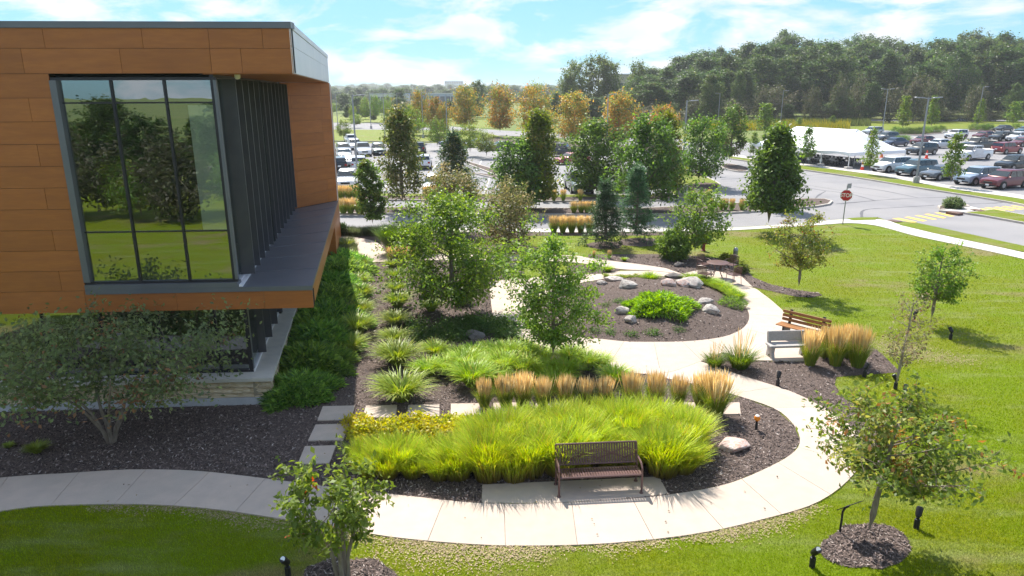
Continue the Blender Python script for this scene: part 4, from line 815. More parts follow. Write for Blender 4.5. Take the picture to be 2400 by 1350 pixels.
# shrubs and trees behind the camera, seen mirrored in the windows
for i in range(22):
    x = -34+i*2.6+rnd.uniform(-.8, .8); y = -12-rnd.uniform(0, 3); s = rnd.uniform(0.5, 0.85)
    make_tree(proto['scrub'][i % 3] if i % 3 == 0 else proto['locust'][i % 2], 'bank_shrub', 'shrub of the bank mirrored in the upper windows', 'shrub', (x, y, 0), rnd.uniform(0, 6), 'shrub bank opposite the building', (s*.95, s*.95, s*.85))
for i in range(26):
    x = -44+i*3.0+rnd.uniform(-1, 1); y = -24-rnd.uniform(0, 9); s = rnd.uniform(0.26, 0.35)
    make_tree(proto['forest'][i % 5], 'bank_tree', 'tree of the bank mirrored in the upper windows', 'tree', (x, y, 0), rnd.uniform(0, 6), 'tree bank opposite the building', (s*1.5, s*1.5, s))
# ================================================================== grasses and low planting
def clump(seed, n, h, r0, spread, arch, w, pal, tip=None, foot=None):
    rs = np.random.RandomState(seed); az = rs.uniform(0, 2*math.pi, n); rr = r0*np.sqrt(rs.rand(n)); b = np.c_[rr*np.cos(az), rr*np.sin(az), np.zeros(n)]
    a2 = az+rs.normal(size=n)*0.7; dh = np.c_[np.cos(a2), np.sin(a2), np.zeros(n)]; sd = np.c_[-np.sin(a2), np.cos(a2), np.zeros(n)]
    hh = h*rs.uniform(0.6, 1.08, n)[:, None]; tl = spread*rs.uniform(0.1, 1.0, n)[:, None]; ar = arch*rs.uniform(0.4, 1.2, n)[:, None]; ww = w*rs.uniform(.7, 1.3, n)[:, None]
    V = []; S = (0, .3, .6, .85, 1.0); W = (.8, 1, .8, .45, .04)
    for s, k in zip(S, W):
        p = b+dh*(tl*s+ar*s*s)*hh+np.array((0, 0, 1))*hh*(s-ar*0.55*s*s*s); V += [p+sd*ww*k/2, p-sd*ww*k/2]
    m = len(S); V = np.stack(V, 1).reshape(-1, 3); base = np.arange(n)[:, None]*2*m
    F = np.concatenate([base+np.array((2*i, 2*i+1, 2*i+3, 2*i+2)) for i in range(m-1)], 0)
    cols = np.array([p[:3] for p in pal]); wt = np.array([p[3] for p in pal], float); C = cols[rs.choice(len(pal), n, p=wt/wt.sum())]*rs.uniform(.8, 1.2, (n, 1))
    C = np.repeat(C[:, None], 2*m, 1)
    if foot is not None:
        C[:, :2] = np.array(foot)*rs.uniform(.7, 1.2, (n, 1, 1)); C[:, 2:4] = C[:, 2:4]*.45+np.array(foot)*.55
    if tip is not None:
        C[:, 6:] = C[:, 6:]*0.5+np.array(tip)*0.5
    return mesh_np('blades', V, F, 'grass_leaf', C.reshape(-1, 3))
def plumes(seed, n, h0, h1, r0, spread, pal, rad_=0.011):
    rs = np.random.RandomState(seed); V = []; F = []; C = []
    for i in range(n):
        a = rs.uniform(0, 6.28); r = r0*math.sqrt(rs.rand()); b = np.array((r*math.cos(a), r*math.sin(a), 0.0)); d = np.array((math.cos(a), math.sin(a), 0))*spread*rs.uniform(.1, 1)*(r/r0+.3); d[:2] += rs.normal(size=2)*0.04; H_ = h1*rs.uniform(.82, 1.05)
        top = b+d*H_; top[2] = H_; lo = b+d*h0; lo[2] = h0*rs.uniform(.9, 1.1); g = top-lo; c = np.array(pal[rs.randint(len(pal))][:3])*rs.uniform(.8, 1.2)
        for t, rr in ((0, .003), (.45, .004), (.6, rad_), (.78, rad_*0.9), (1, .001)):
            p = lo+g*t
            for k in range(3): q = 2*math.pi*k/3; V.append(p+np.array((math.cos(q)*rr, math.sin(q)*rr, 0))); C.append(c)
        o = i*15
        for j in range(4):
            for k in range(3): F.append((o+j*3+k, o+j*3+(k+1) % 3, o+j*3+3+(k+1) % 3, o+j*3+3+k))
    return mesh_np('plumes', np.array(V), F, 'plume', np.array(C))
LILY = ((0.2617, 0.4218, 0.0253, 3), (0.3422, 0.4985, 0.0345, 3), (0.443, 0.5561, 0.0575, 1.5), (0.5235, 0.441, 0.0575, 0.5))
LILYD = ((0.2152, 0.3036, 0.0364, 3), (0.2869, 0.3795, 0.0425, 3), (0.4064, 0.4364, 0.0729, 1.5))
MISC = ((0.3687, 0.5041, 0.0208, 3), (0.479, 0.5911, 0.0278, 3), (0.5896, 0.6259, 0.0418, 2), (0.2764, 0.3825, 0.0208, 2), (0.6265, 0.4519, 0.0696, 0.6))
REED = ((0.1952, 0.2974, 0.0355, 3), (0.2662, 0.3532, 0.0414, 3), (0.3904, 0.3718, 0.071, 1))
PLUME = ((.90, .74, .44, 1), (.92, .80, .54, 1), (.84, .65, .34, 1))
lily = [clump(200+k, 620, .6, .14, .7, .7, .024, LILY) for k in range(3)]
lilyd = [clump(210+k, 620, .6, .14, .7, .7, .024, LILYD) for k in range(3)]
def plant(meshes, name, label, loc, group, sc=1.0, rz=None, cat='grass'):
    sc3 = sc if hasattr(sc, '__len__') else (sc, sc, sc); ms = meshes if isinstance(meshes, (list, tuple)) else [meshes]
    if len(ms) == 1:
        o = obj(name, ms[0]); o.location = loc; o.rotation_euler[2] = rnd.uniform(0, 6.28) if rz is None else rz; o.scale = sc3; return tag(o, label, cat, group)
    t = thing(name, label, cat, loc, rnd.uniform(0, 6.28) if rz is None else rz, group, sc3)
    for m_ in ms: obj(m_.name.split('.')[0], m_, t)
    return t
def lily_px(px, py, wpx, mset, label, group):
    B = G(px, py); s = wpx/ppm(B)/.95; plant(mset[rnd.randrange(3)], 'daylily_clump', label, tuple(B), group, (s, s, s*rnd.uniform(1.0, 1.3)))
for x, y, w in [(812, 585, 40), (832, 648, 48), (838, 675, 52), (848, 702, 56), (842, 742, 66), (838, 785, 78), (820, 830, 70), (846, 630, 40), (818, 610, 40)]:
    lily_px(x, y, w, lilyd, 'grassy clump along the edge of the dark juniper bank', 'clumps along the junipers')
for x, y, w in [(918, 630, 36), (925, 655, 40), (930, 686, 50), (933, 722, 58), (926, 762, 62), (925, 804, 62), (933, 855, 92), (941, 938, 112)]:
    lily_px(x, y, w, lilyd, 'arching green grass clump in the single file row through the mulch', 'single file grass clumps')
for x, y, w in [(1010, 730, 46), (1082, 712, 50), (1000, 695, 40), (1030, 690, 40), (1108, 905, 96), (1005, 880, 70), (1048, 878, 72), (1020, 838, 60), (1070, 845, 62), (1110, 842, 66), (1150, 838, 66), (1190, 845, 70), (1230, 842, 70), (1265, 850, 70), (1335, 850, 72), (1375, 865, 74), (1405, 862, 60), (1090, 870, 74), (1135, 876, 78), (1180, 878, 80), (1225, 884, 80), (1275, 888, 76), (1320, 888, 76), (1440, 895, 70), (1300, 915, 76), (1160, 905, 70)]:
    lily_px(x, y, w, lily, 'bright green daylily clump in the drift before the open green tree' if y > 800 else 'bright green daylily clump under the dense rounded tree', 'daylily drift' if y > 800 else 'daylilies under the tree')
# tall fountain grass mass behind the metal bench
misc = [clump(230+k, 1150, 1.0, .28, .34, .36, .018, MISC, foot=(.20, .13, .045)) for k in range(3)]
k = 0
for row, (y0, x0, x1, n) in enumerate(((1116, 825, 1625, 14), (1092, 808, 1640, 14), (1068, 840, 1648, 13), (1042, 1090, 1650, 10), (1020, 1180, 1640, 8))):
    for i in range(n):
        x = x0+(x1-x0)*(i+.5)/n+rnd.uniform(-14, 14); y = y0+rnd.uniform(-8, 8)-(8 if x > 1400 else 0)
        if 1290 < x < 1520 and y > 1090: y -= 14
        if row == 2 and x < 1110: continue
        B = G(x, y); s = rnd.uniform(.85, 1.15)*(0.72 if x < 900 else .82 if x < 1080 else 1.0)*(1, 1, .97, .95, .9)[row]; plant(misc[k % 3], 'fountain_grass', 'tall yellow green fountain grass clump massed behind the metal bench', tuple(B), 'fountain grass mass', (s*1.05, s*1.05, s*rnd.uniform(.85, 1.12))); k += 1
# straw underlayer at the foot of the mass
# feather reed grass: green tufts with tan plumes
reed_b = [clump(240+k, 460, .98, .14, .30, .22, .013, REED) for k in range(2)]; reed_p = [plumes(250+k, 170, .45, 1.35, .13, .16, PLUME) for k in range(2)]
low_b = [clump(244+k, 520, .78, .16, .5, .35, .014, ((.12, .20, .02, 3), (.17, .25, .03, 3), (.22, .26, .05, 1))) for k in range(2)]
thin_p = plumes(259, 26, .45, 1.35, .12, .22, PLUME, .006)
def reed(px, py, top, label, group, sx=1.0, lo=False, z=0.0):
    B = G(px, py, z); h = zat(B, top)-z; s = h/1.4
    plant([low_b[rnd.randrange(2)], thin_p] if lo else [reed_b[rnd.randrange(2)], reed_p[rnd.randrange(2)]], 'feather_reed_grass', label, tuple(B), group, (s*sx*1.2, s*sx*1.2, s))
for x in (1135, 1185, 1225, 1272, 1325, 1372, 1418, 1480, 1535, 1590, 1640): reed(x, 955 if x < 1500 else 950, 876+rnd.uniform(-6, 8)-(5 if x > 1450 else 0), 'tan plumed feather grass in the row behind the fountain grass', 'feather grass row behind the fountain grass', 1.05)
reed(1675, 975, 866, 'round green feather grass clump with pale plumes at the loop path', 'feather grass row behind the fountain grass', 1.15)
for x, y, t in ((1898, 856, 768), (1957, 856, 758), (2008, 860, 760), (1932, 838, 762), (1985, 838, 757)): reed(x, y, t, 'feather grass with golden plumes beside the concrete bench', 'feather grass beside the concrete bench', .95)
for x, y, t, lb in ((1674, 860, 800, 'small bright grass tuft at the tip of the mulch bed'), (1733, 862, 772, 'bright grass tuft with wispy plumes left of the concrete bench')): reed(x, y, t, lb, 'grass tufts left of the concrete bench', 1.25, True)
for i in range(5): reed(1298+i*21, 546, 503, 'feather grass tuft in the short straight row before the road', 'feather grass row before the road', 1.05)
for x in (1345, 1362, 1376, 1390): reed(x, 498, 470, 'orange plumed grass in the median before the dark tree', 'feather grass in the median', 1.3, z=0.02)
for x in (805, 822, 842): reed(x, 500, 462, 'orange plumed grass in the median by the building corner', 'feather grass near the building', 1.3, z=0.02)
for x in (800, 818, 836, 1004, 1016): reed(x, 468, 432, 'orange plumed grass in the car park border', 'feather grass in the car park border', 1.3, z=0.02)
for x in (1275, 1298, 1320, 1360, 1620, 1660): reed(x, 470, 442, 'thin plumed grass in the car park border', 'thin grass in the border', 1.0, z=0.02)
for x in (920, 938, 962, 975): reed(x, 618, 576, 'orange plumed grass where the two garden paths meet', 'feather grass at the path junction', 1.1)
for x in (1668, 1690, 1700, 1715, 1738): reed(x, 492, 463, 'sparse plumed grass on the median nose', 'grass on the median nose', .9, z=0.02)
reed(1428, 606, 585, 'single straw coloured grass in the upper bed', 'small upper bed grasses', .9); reed(1392, 604, 586, 'faint straw coloured grass in the upper bed', 'small upper bed grasses', .8)
for x, y, w in ((1425, 637, 26), (1390, 634, 12), (1463, 612, 16), (1525, 660, 40)): lily_px(x, y, w, lily, 'little bright grass tuft beside the upper path', 'little tufts by the upper path')
for x, y, w in ((88, 1062, 44), (22, 1050, 22)): lily_px(x, y, w, lilyd, 'small pale grass tuft in the shaded mulch bed', 'tufts in the shaded bed')
for i in range(16):
    t = i/15; x = 1622+t*105+rnd.uniform(-3, 3); y = 664+t*t*42+rnd.uniform(-2, 3); lily_px(x, y, 36, lily, 'grass clump in the band along the back of the mound', 'grass band on the mound')
for i in range(12): lily_px(1420+i*9, 652+rnd.uniform(-2, 3), 15, lilyd, 'pale iris like tuft along the top of the mound', 'iris tufts on the mound')
# big arching grass shrub and lavender
big = clump(260, 1500, 1.7, .35, .55, .35, .024, ((.10, .19, .018, 3), (.14, .24, .022, 3), (.07, .13, .015, 2)))
for x, y, sx in ((925, 594, 1.0), (955, 590, 1.1), (985, 590, .9)): B = G(x, y); plant(big, 'maiden_grass', 'big arching green maiden grass beside the curved path', tuple(B), 'maiden grass beside the path', (sx*.95, sx*.95, 1.05))
lav = clump(265, 500, .55, .35, .6, .2, .016, ((.13, .17, .07, 3), (.17, .19, .10, 2), (.10, .14, .05, 2)))
for i in range(9): B = G(790+rnd.uniform(0, 42), 575+i*3.3+rnd.uniform(-4, 4)); plant(lav, 'lavender_clump', 'grey green lavender clump inside the curve of the path', tuple(B), 'lavender inside the path curve', rnd.uniform(.8, 1.2))
for i in range(16): B = G(812+i*9.5, 549+rnd.uniform(-2, 3)); plant(lav, 'catmint_clump', 'grey green catmint clump along the road side bed', tuple(B), 'catmint along the road', rnd.uniform(.8, 1.2))
# golden groundcover, lily leaves
gold = gen_tree(270, .35, .02, .45, 'bush', 30, 4, 900, .09, .55, ((.42, .40, .02, 3), (.52, .48, .04, 2), (.30, .34, .02, 2)), .01, stems=3, spread=.1)[1]
for i in range(20): B = G(842+i*15+rnd.uniform(-5, 5), 1018+rnd.uniform(-16, 18)); plant(gold, 'golden_spirea', 'low golden yellow spirea beside the stepping stones', tuple(B), 'golden spirea hedge', rnd.uniform(.85, 1.15), cat='shrub')
cover = gen_tree(271, .16, .01, .5, 'bush', 26, 4, 420, .10, .6, ((.07, .13, .03, 3), (.10, .16, .04, 2)), .008, stems=3, spread=.18)[1]
for i in range(34):
    x, y = rnd.uniform(968, 1200), rnd.uniform(752, 800); B = G(x, y); plant(cover, 'groundcover_plant', 'low dark leafy groundcover beneath the dense rounded tree', tuple(B), 'groundcover under the tree', rnd.uniform(.7, 1.1), cat='plant')
for x, y in ((1590, 783), (1430, 785), (1480, 790), (1395, 782), (1530, 788), (1450, 735), (1420, 740)):
    B = G(x, y); plant(cover, 'seedling_plant', 'tiny leafy plant scattered on the mulched mound', (B[0], B[1], mound_z(B[0], B[1])-.03), 'seedlings on the mound', rnd.uniform(.4, .6), cat='plant')
# junipers
def juniper(seed, rx, ry, h, n, pal, L=.20):
    rs = np.random.RandomState(seed); a = rs.uniform(0, 2*math.pi, n); r = np.sqrt(rs.rand(n)); lob = 1+.16*np.sin(a*5+seed)+.1*np.sin(a*9)
    z = h*(1-r**2.2)*rs.uniform(.55, 1.05, n)+.04+.07*np.sin(r*9+a*4); P = np.c_[rx*r*lob*np.cos(a), ry*r*lob*np.sin(a), np.maximum(z, .03)]
    d = np.c_[np.cos(a), np.sin(a), .25+.5*(1-r)]+rs.normal(size=(n, 3))*.3
    V, F, C = leaf_mesh(P, L, .20, pal, rs, None, None, .9, .0, unit(d), fold=.05); return mesh_np('foliage', V, F, 'leaf', C)
JUN = ((0.1348, 0.2573, 0.049, 3), (0.202, 0.3431, 0.0637, 3), (0.2965, 0.4411, 0.0858, 1.5), (0.0944, 0.1837, 0.049, 2)); JUNB = ((0.192, 0.336, 0.024, 3), (0.264, 0.408, 0.036, 3), (0.144, 0.264, 0.0216, 2))
jm = [juniper(280+k, 1.15, 1.35, .62, 7500, JUN, .30) for k in range(3)]
for i, (x, y, s) in enumerate([(700, 925, .8), (722, 868, 1.0), (748, 815, 1.05), (765, 768, 1.1), (772, 722, 1.15), (782, 690, 1.15), (790, 655, 1.2), (798, 628, 1.1), (745, 740, 1.0), (735, 785, 1.0)]):
    B = G(x, y); plant(jm[i % 3], 'creeping_juniper', 'dark green creeping juniper along the stone side wall', (B[0], B[1], 0), 'junipers along the building', s, cat='shrub')
B = G(1545, 748); plant(juniper(290, 1.25, 1.05, .55, 6500, JUNB, .2), 'golden_juniper', 'bright lime green spreading juniper on the mulched mound', (B[0], B[1], mound_z(B[0], B[1])-.1), None, 1.0, 0, 'shrub')
B = G(1712, 722); plant(juniper(291, .6, .5, .3, 1500, BRIGHT, .12), 'pale_groundcover', 'pale green low shrub on right flank of the mound', (B[0], B[1], mound_z(B[0], B[1])-.05), None, 1.0, 0, 'shrub')
# round shrubs
def bush_px(seed, name, label, px, py, top, left, right, pal, group=None, z=0.0, n=5000, ls=.1):
    B = G(px, py, z); h = zat(B, top)-z; r = (right-left)/2/ppm(B)
    ms = gen_tree(seed, h, .05, r*.9, 'round', 60, 6, n, ls, .55, pal, .03, stems=5, spread=.09, inner=.55, rise=(.2, .5)); return make_tree(ms, name, label, 'shrub', tuple(B), 0, group)
bush_px(300, 'round_hedge_shrub', 'clipped round green shrub below the spreading tree at the bed edge', 1578, 608, 543, 1532, 1622, GREEN+BRIGHT[:1], n=9000, ls=.12)
bush_px(301, 'island_shrub', 'grey green round shrub on small kerbed island by crosswalk', 2234, 487, 467, 2205, 2252, ((.10, .14, .05, 3), (.14, .17, .07, 2)), z=.02, n=3500, ls=.16)
bush_px(302, 'gold_shrub', 'small golden green shrub beside the grey round topped post', 1702, 618, 596, 1684, 1718, ((.22, .23, .02, 3), (.14, .18, .02, 3)), n=2000)
bush_px(303, 'dark_grass_shrub', 'dark rounded shrub at the end of the wooden ledge', 800, 552, 522, 785, 818, ((.04, .09, .015, 3), (.06, .12, .02, 2)), n=3000)
bush_px(304, 'gold_shrub', 'small olive shrub beside the grey post and mulch tongue', 1738, 640, 620, 1722, 1754, OLIVE, n=1500)
for i, (x, y) in enumerate([(2098, 314), (2112, 315), (2128, 315), (2142, 315), (2158, 314), (2172, 313), (2188, 312), (2203, 311), (2108, 334), (2122, 334), (2280, 306), (2300, 307), (2318, 307), (2380, 305)]):
    B = G(x, y, RZ); s = 12/ppm(B)/1.0; make_tree(proto['bush'][i % 2], 'low_shrub', 'low green shrub in the car park bed under young trees', 'shrub', (B[0], B[1], 0), rnd.uniform(0, 6), 'low shrubs in the car park beds', (s, s, s*.8))
# ------------------------------------------------------------------ lawn blades and mulch chips
def scatter_px(n, y0, y1, seed, x0=-60, x1=2460):
    rs = np.random.RandomState(seed); px = rs.uniform(x0, x1, n); py = rs.uniform(y0, y1, n)
    d = _f*FPX+_R*(px-1200)[:, None]+_U*(675-py)[:, None]; t = -CAM_H/d[:, 2]; return (_C+d*t[:, None])[:, :2], rs
def blades(P, rs, h, w, name):
    n = len(P); a = rs.uniform(0, 6.28, n); tl = rs.normal(size=(n, 2))*.35; hh = h*rs.uniform(.6, 1.3, n); s = np.c_[np.cos(a), np.sin(a)]*w[:, None]*.5
    z = np.full(n, .0); A = np.c_[P+s, z]; B = np.c_[P-s, z]; T = np.c_[P+tl*hh[:, None], hh]
    V = np.stack([A, B, T], 1).reshape(-1, 3); C = np.repeat(rs.uniform(.8, 1.65, n), 3)[:, None]*np.ones((1, 3)); return stuff(obj(name, mesh_np(name, V, np.arange(3*n).reshape(-1, 3), 'lawn_blade', C)))
ALLBAD = SLAB_POLYS+BEDS+[MOUND_W]
def lawn_ok(P):
    ok = inside(P, LAWN_POLY)
    for q in ALLBAD: ok &= ~inside(P, q)
    ok &= ~inside(P, [(BL(u, v, 0)+P0)[:2] for u, v in ((-14, 0), (0.1, 0), (0.1, 12), (-14, 12))]); return ok
def worn_density(P):
    d = np.zeros(len(P))
    for x, y, a, b in WORN: d = np.maximum(d, np.exp(-.5*(((P[:, 0]-x)/a)**2+((P[:, 1]-y)/b)**2)*1.3))
    return d
for (y0, y1, n, h, sd) in ((900, 1380, 360000, .045, 1), (690, 900, 150000, .045, 2), (540, 690, 90000, .05, 3)):
    P, rs = scatter_px(n, y0, y1, sd); P = P[lawn_ok(P)]
    soil_keep = rs.rand(len(P)) > np.clip(worn_density(P), 0, .7)
    P = P[soil_keep]; dist = np.linalg.norm(P, axis=1); blades(P, rs, h, np.clip(dist*.0007, .008, .05), 'lawn_grass')['label'] = 'mown green lawn grass'
def chips(n, y0, y1, seed, polys, L, zf=None):
    P, rs = scatter_px(n, y0, y1, seed); ok = np.zeros(len(P), bool)
    for q in polys: ok |= inside(P, q)
    for q in SLAB_POLYS: ok &= ~inside(P, q)
    if zf is not None: ok = np.zeros(len(P), bool) | inside(P, MOUND_W)
    ok &= ~inside(P, [(BL(u, v, 0)+P0)[:2] for u, v in ((-14, 0), (0.1, 0), (0.1, 12), (-14, 12))]) if zf is None else True
    P = P[ok]; n = len(P); a = rs.uniform(0, 6.28, n); l = L*rs.uniform(.4, 1.4, (n, 1)); w = l*rs.uniform(.18, .4, (n, 1)); tz = rs.normal(size=(n, 1))*.35
    z = (np.array([zf(*p) for p in P]) if zf is not None else np.full(n, .018))[:, None]+rs.uniform(0, .025, (n, 1)); c = np.c_[P, z]
    d = np.c_[np.cos(a), np.sin(a), tz[:, 0]]; s = np.c_[-np.sin(a), np.cos(a), rs.normal(size=n)*.4]
    V = np.stack([c-d*l/2, c+s*w/2, c+d*l/2, c-s*w/2], 1).reshape(-1, 3)
    cols = np.array(((.18, .135, .12), (.09, .068, .062), (.27, .21, .19), (.045, .036, .035), (.42, .36, .33)))[rs.choice(5, n, p=(.36, .26, .18, .14, .06))]*rs.uniform(.8, 1.2, (n, 1))
    o = stuff(obj('mulch_chips', mesh_np('mulch_chips', V, np.arange(4*n).reshape(-1, 4), 'chip', np.repeat(cols, 4, 0)))); o['label'] = 'shredded brown bark mulch chips'; return o
chips(150000, 850, 1360, 11, BEDS, .075); chips(70000, 600, 850, 12, BEDS, .13); chips(26000, 640, 808, 13, BEDS, .10, mound_z)
# ------------------------------------------------------------------ rocks
def rock(px, py, wpx, hpx, mt, label, seed, onm=False, dep=.75, cat='boulder'):
    rs = random.Random(seed); bm = bmesh.new(); bmesh.ops.create_icosphere(bm, subdivisions=4, radius=1)
    off = Vector((seed*3.7, seed*1.3, 0))
    for v in bm.verts:
        p = v.co.copy(); d = 1+.38*mnoise.noise(p*.9+off)+.2*mnoise.noise(p*2.1+off)+.09*mnoise.noise(p*5+off); v.co = p*d
        for k in range(7):
            nv = Vector((math.sin(k*2.4+seed), math.cos(k*1.7+seed*2), math.sin(k+seed)*.7+.3)).normalized(); e = v.co.dot(nv)-.70
            if e > 0: v.co -= nv*e*.85
    B = G(px, py); m = ppm(B); w = wpx/m; h = hpx/m*1.05; z0 = mound_z(B[0], B[1]) if onm else 0
    me = D.meshes.new('boulder'); bm.to_mesh(me); bm.free(); me.materials.append(MATS[mt])
    for p in me.polygons: p.use_smooth = True
    o = obj('boulder', me); o.location = (B[0], B[1]+w*dep*.3, z0+h*.22); o.scale = (w*.56, w*dep*.52, h*.52); o.rotation_euler[2] = rs.uniform(-.4, .4); return tag(o, label, cat, 'boulders of the garden')
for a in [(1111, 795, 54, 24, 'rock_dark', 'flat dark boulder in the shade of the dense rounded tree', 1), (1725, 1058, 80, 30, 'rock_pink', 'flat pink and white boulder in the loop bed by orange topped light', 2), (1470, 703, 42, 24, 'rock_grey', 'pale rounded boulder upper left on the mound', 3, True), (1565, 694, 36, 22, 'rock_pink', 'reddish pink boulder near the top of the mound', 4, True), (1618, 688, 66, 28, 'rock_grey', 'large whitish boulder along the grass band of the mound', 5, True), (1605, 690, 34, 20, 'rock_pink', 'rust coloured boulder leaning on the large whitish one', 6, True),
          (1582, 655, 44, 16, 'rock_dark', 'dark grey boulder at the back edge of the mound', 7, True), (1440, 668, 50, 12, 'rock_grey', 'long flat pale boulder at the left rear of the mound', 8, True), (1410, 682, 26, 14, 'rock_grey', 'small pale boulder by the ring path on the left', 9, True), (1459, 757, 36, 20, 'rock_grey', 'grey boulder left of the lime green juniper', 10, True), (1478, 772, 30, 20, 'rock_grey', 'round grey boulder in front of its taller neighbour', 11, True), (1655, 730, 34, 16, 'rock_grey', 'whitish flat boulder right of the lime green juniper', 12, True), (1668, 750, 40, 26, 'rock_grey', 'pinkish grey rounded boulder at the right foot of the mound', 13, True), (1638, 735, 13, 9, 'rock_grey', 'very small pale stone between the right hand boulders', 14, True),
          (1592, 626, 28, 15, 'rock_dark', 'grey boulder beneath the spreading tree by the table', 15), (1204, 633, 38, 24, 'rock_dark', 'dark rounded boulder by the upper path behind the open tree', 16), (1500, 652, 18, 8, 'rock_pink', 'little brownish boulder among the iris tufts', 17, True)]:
    rock(*a[:7], onm=len(a) > 7)

def litter(n, seed):
    P, rs = scatter_px(n, 560, 1290, seed); ok = np.zeros(len(P), bool)
    for q in SLAB_POLYS: ok |= inside(P, q)
    ok &= ~inside(P, MOUND_W); P = P[ok]; n = len(P); c = np.c_[P, np.full(n, .052)]; V, F, C = leaf_mesh(c, .055, .6, ((.12, .08, .04, 2), (.22, .16, .06, 1), (.06, .045, .03, 2)), rs, None, None, 6.0, 0.0)
    stuff(obj('fallen_leaves', mesh_np('fallen_leaves', V, F, 'chip', C)))['label'] = 'dry fallen leaves on the garden paths'
litter(420, 77)

def worn_specks():
    rs = np.random.RandomState(55); L = []
    for x, y, a, b in WORN: n = int(3600*a*b)+40; L.append(np.c_[x+rs.normal(size=n)*a, y+rs.normal(size=n)*b])
    P = np.concatenate(L); P = P[lawn_ok(P)]; n = len(P); c = np.c_[P, rs.uniform(.006, .03, n)]
    V, F, C = leaf_mesh(c, .05, .45, ((.40, .31, .21, 3), (.34, .27, .14, 3), (.28, .21, .13, 2), (.30, .29, .10, 2)), rs, None, None, 5.0, 0.0, fold=0.0)
    stuff(obj('worn_turf', mesh_np('worn_turf', V, F, 'chip', C)))['label'] = 'dry straw and bare soil in worn turf along the paths'; print('worn', n)
worn_specks()
# ================================================================== garden furniture
def metal_bench(label, A, B_, z, mt='brown_metal', n=31, sc=1.0):
    """slatted bench, front feet at A (left) and B_ (right), facing the camera side"""
    A = np.array(A[:2]); B_ = np.array(B_[:2]); ax = (B_-A); L = float(np.linalg.norm(ax)); rz = math.atan2(ax[1], ax[0]); c = (A+B_)/2
    t = thing('slatted_bench', label, 'bench', (c[0], c[1], z), rz); hw = L/2
    sp = 2*hw/n
    seat = MB().tube([(-hw, .02, .44), (hw, .02, .44)], .022, 8).obj('seat', mt, t, True)
    MB().tube([(-hw, .44, .41), (hw, .44, .41)], .018, 8).obj('seat_rail', mt, seat, True)
    sm = MB(); sm.tube([(0, .0, .40), (0, .0, .445), (0, .03, .462), (0, .22, .445), (0, .42, .425), (0, .46, .43)], .001, 4); sm = MB()
    pr = [(.0, .435), (.03, .462), (.22, .445), (.44, .425)]
    for (y0, z0), (y1, z1) in zip(pr[:-1], pr[1:]):
        sm.add([(-.022, y0, z0), (.022, y0, z0), (.022, y1, z1), (-.022, y1, z1), (-.022, y0, z0-.006), (.022, y0, z0-.006), (.022, y1, z1-.006), (-.022, y1, z1-.006)], [(0, 1, 2, 3), (7, 6, 5, 4), (0, 4, 5, 1), (1, 5, 6, 2), (2, 6, 7, 3), (3, 7, 4, 0)])
    sm = sm.mesh('slat', mt)
    back = MB().tube([(-hw, .62, .93), (hw, .62, .93)], .022, 8).obj('backrest', mt, t, True)
    MB().tube([(-hw, .48, .50), (hw, .48, .50)], .018, 8).obj('back_rail', mt, back, True)
    bm_ = MB(); bm_.add([(-.023, .48, .50), (.023, .48, .50), (.023, .62, .93), (-.023, .62, .93), (-.023, .488, .497), (.023, .488, .497), (.023, .628, .927), (-.023, .628, .927)], [(0, 1, 2, 3), (7, 6, 5, 4), (0, 4, 5, 1), (1, 5, 6, 2), (2, 6, 7, 3), (3, 7, 4, 0)]); bm_ = bm_.mesh('slat', mt)
    band = MB()
    for k in range(n): # crossing diagonals of the back pattern
        x = -hw+(k+.5)*sp; ph = (k/n*3) % 1; w = abs(ph*2-1)
        for q in (.25+.5*w*.5, .75-.5*w*.5): band.box((x, .48+.14*q-.006, .50+.43*q), (sp, .006, .035))
    band.obj('back_pattern', mt, back)
    for k in range(n):
        x = -hw+(k+.5)*sp; obj('slat', sm, seat, (x, 0, 0)); obj('slat', bm_, back, (x, 0, 0))
    for s in (-1, 1):
        x = s*hw
        MB().tube([(x, 0.0, .02), (x, .0, .40), (x, .02, .60), (x, .10, .665), (x, .30, .67), (x, .53, .66)], .024, 8).obj('armrest', mt, t, True)
        MB().tube([(x, .50, .02), (x, .46, .30), (x, .48, .50), (x, .62, .93)], .024, 8).obj('leg', mt, t, True)
        MB().tube([(x, 0, .43), (x, .47, .41)], .02, 8).obj('side_rail', mt, t, True)
        for y in (0, .5): MB().lathe([(.045, 0), (.045, .015), (.026, .03)], 10, (x, y, 0)).obj('foot', mt, t)
    return t
metal_bench('dark brown slatted metal bench in front of the tall fountain grass', G(1310, 1167), G(1503, 1158), .026)
B = G(1135, 668); t2 = metal_bench('dark slatted bench at the left edge of the ring path', G(1118, 672), G(1158, 668), .01, 'black_metal', 21)
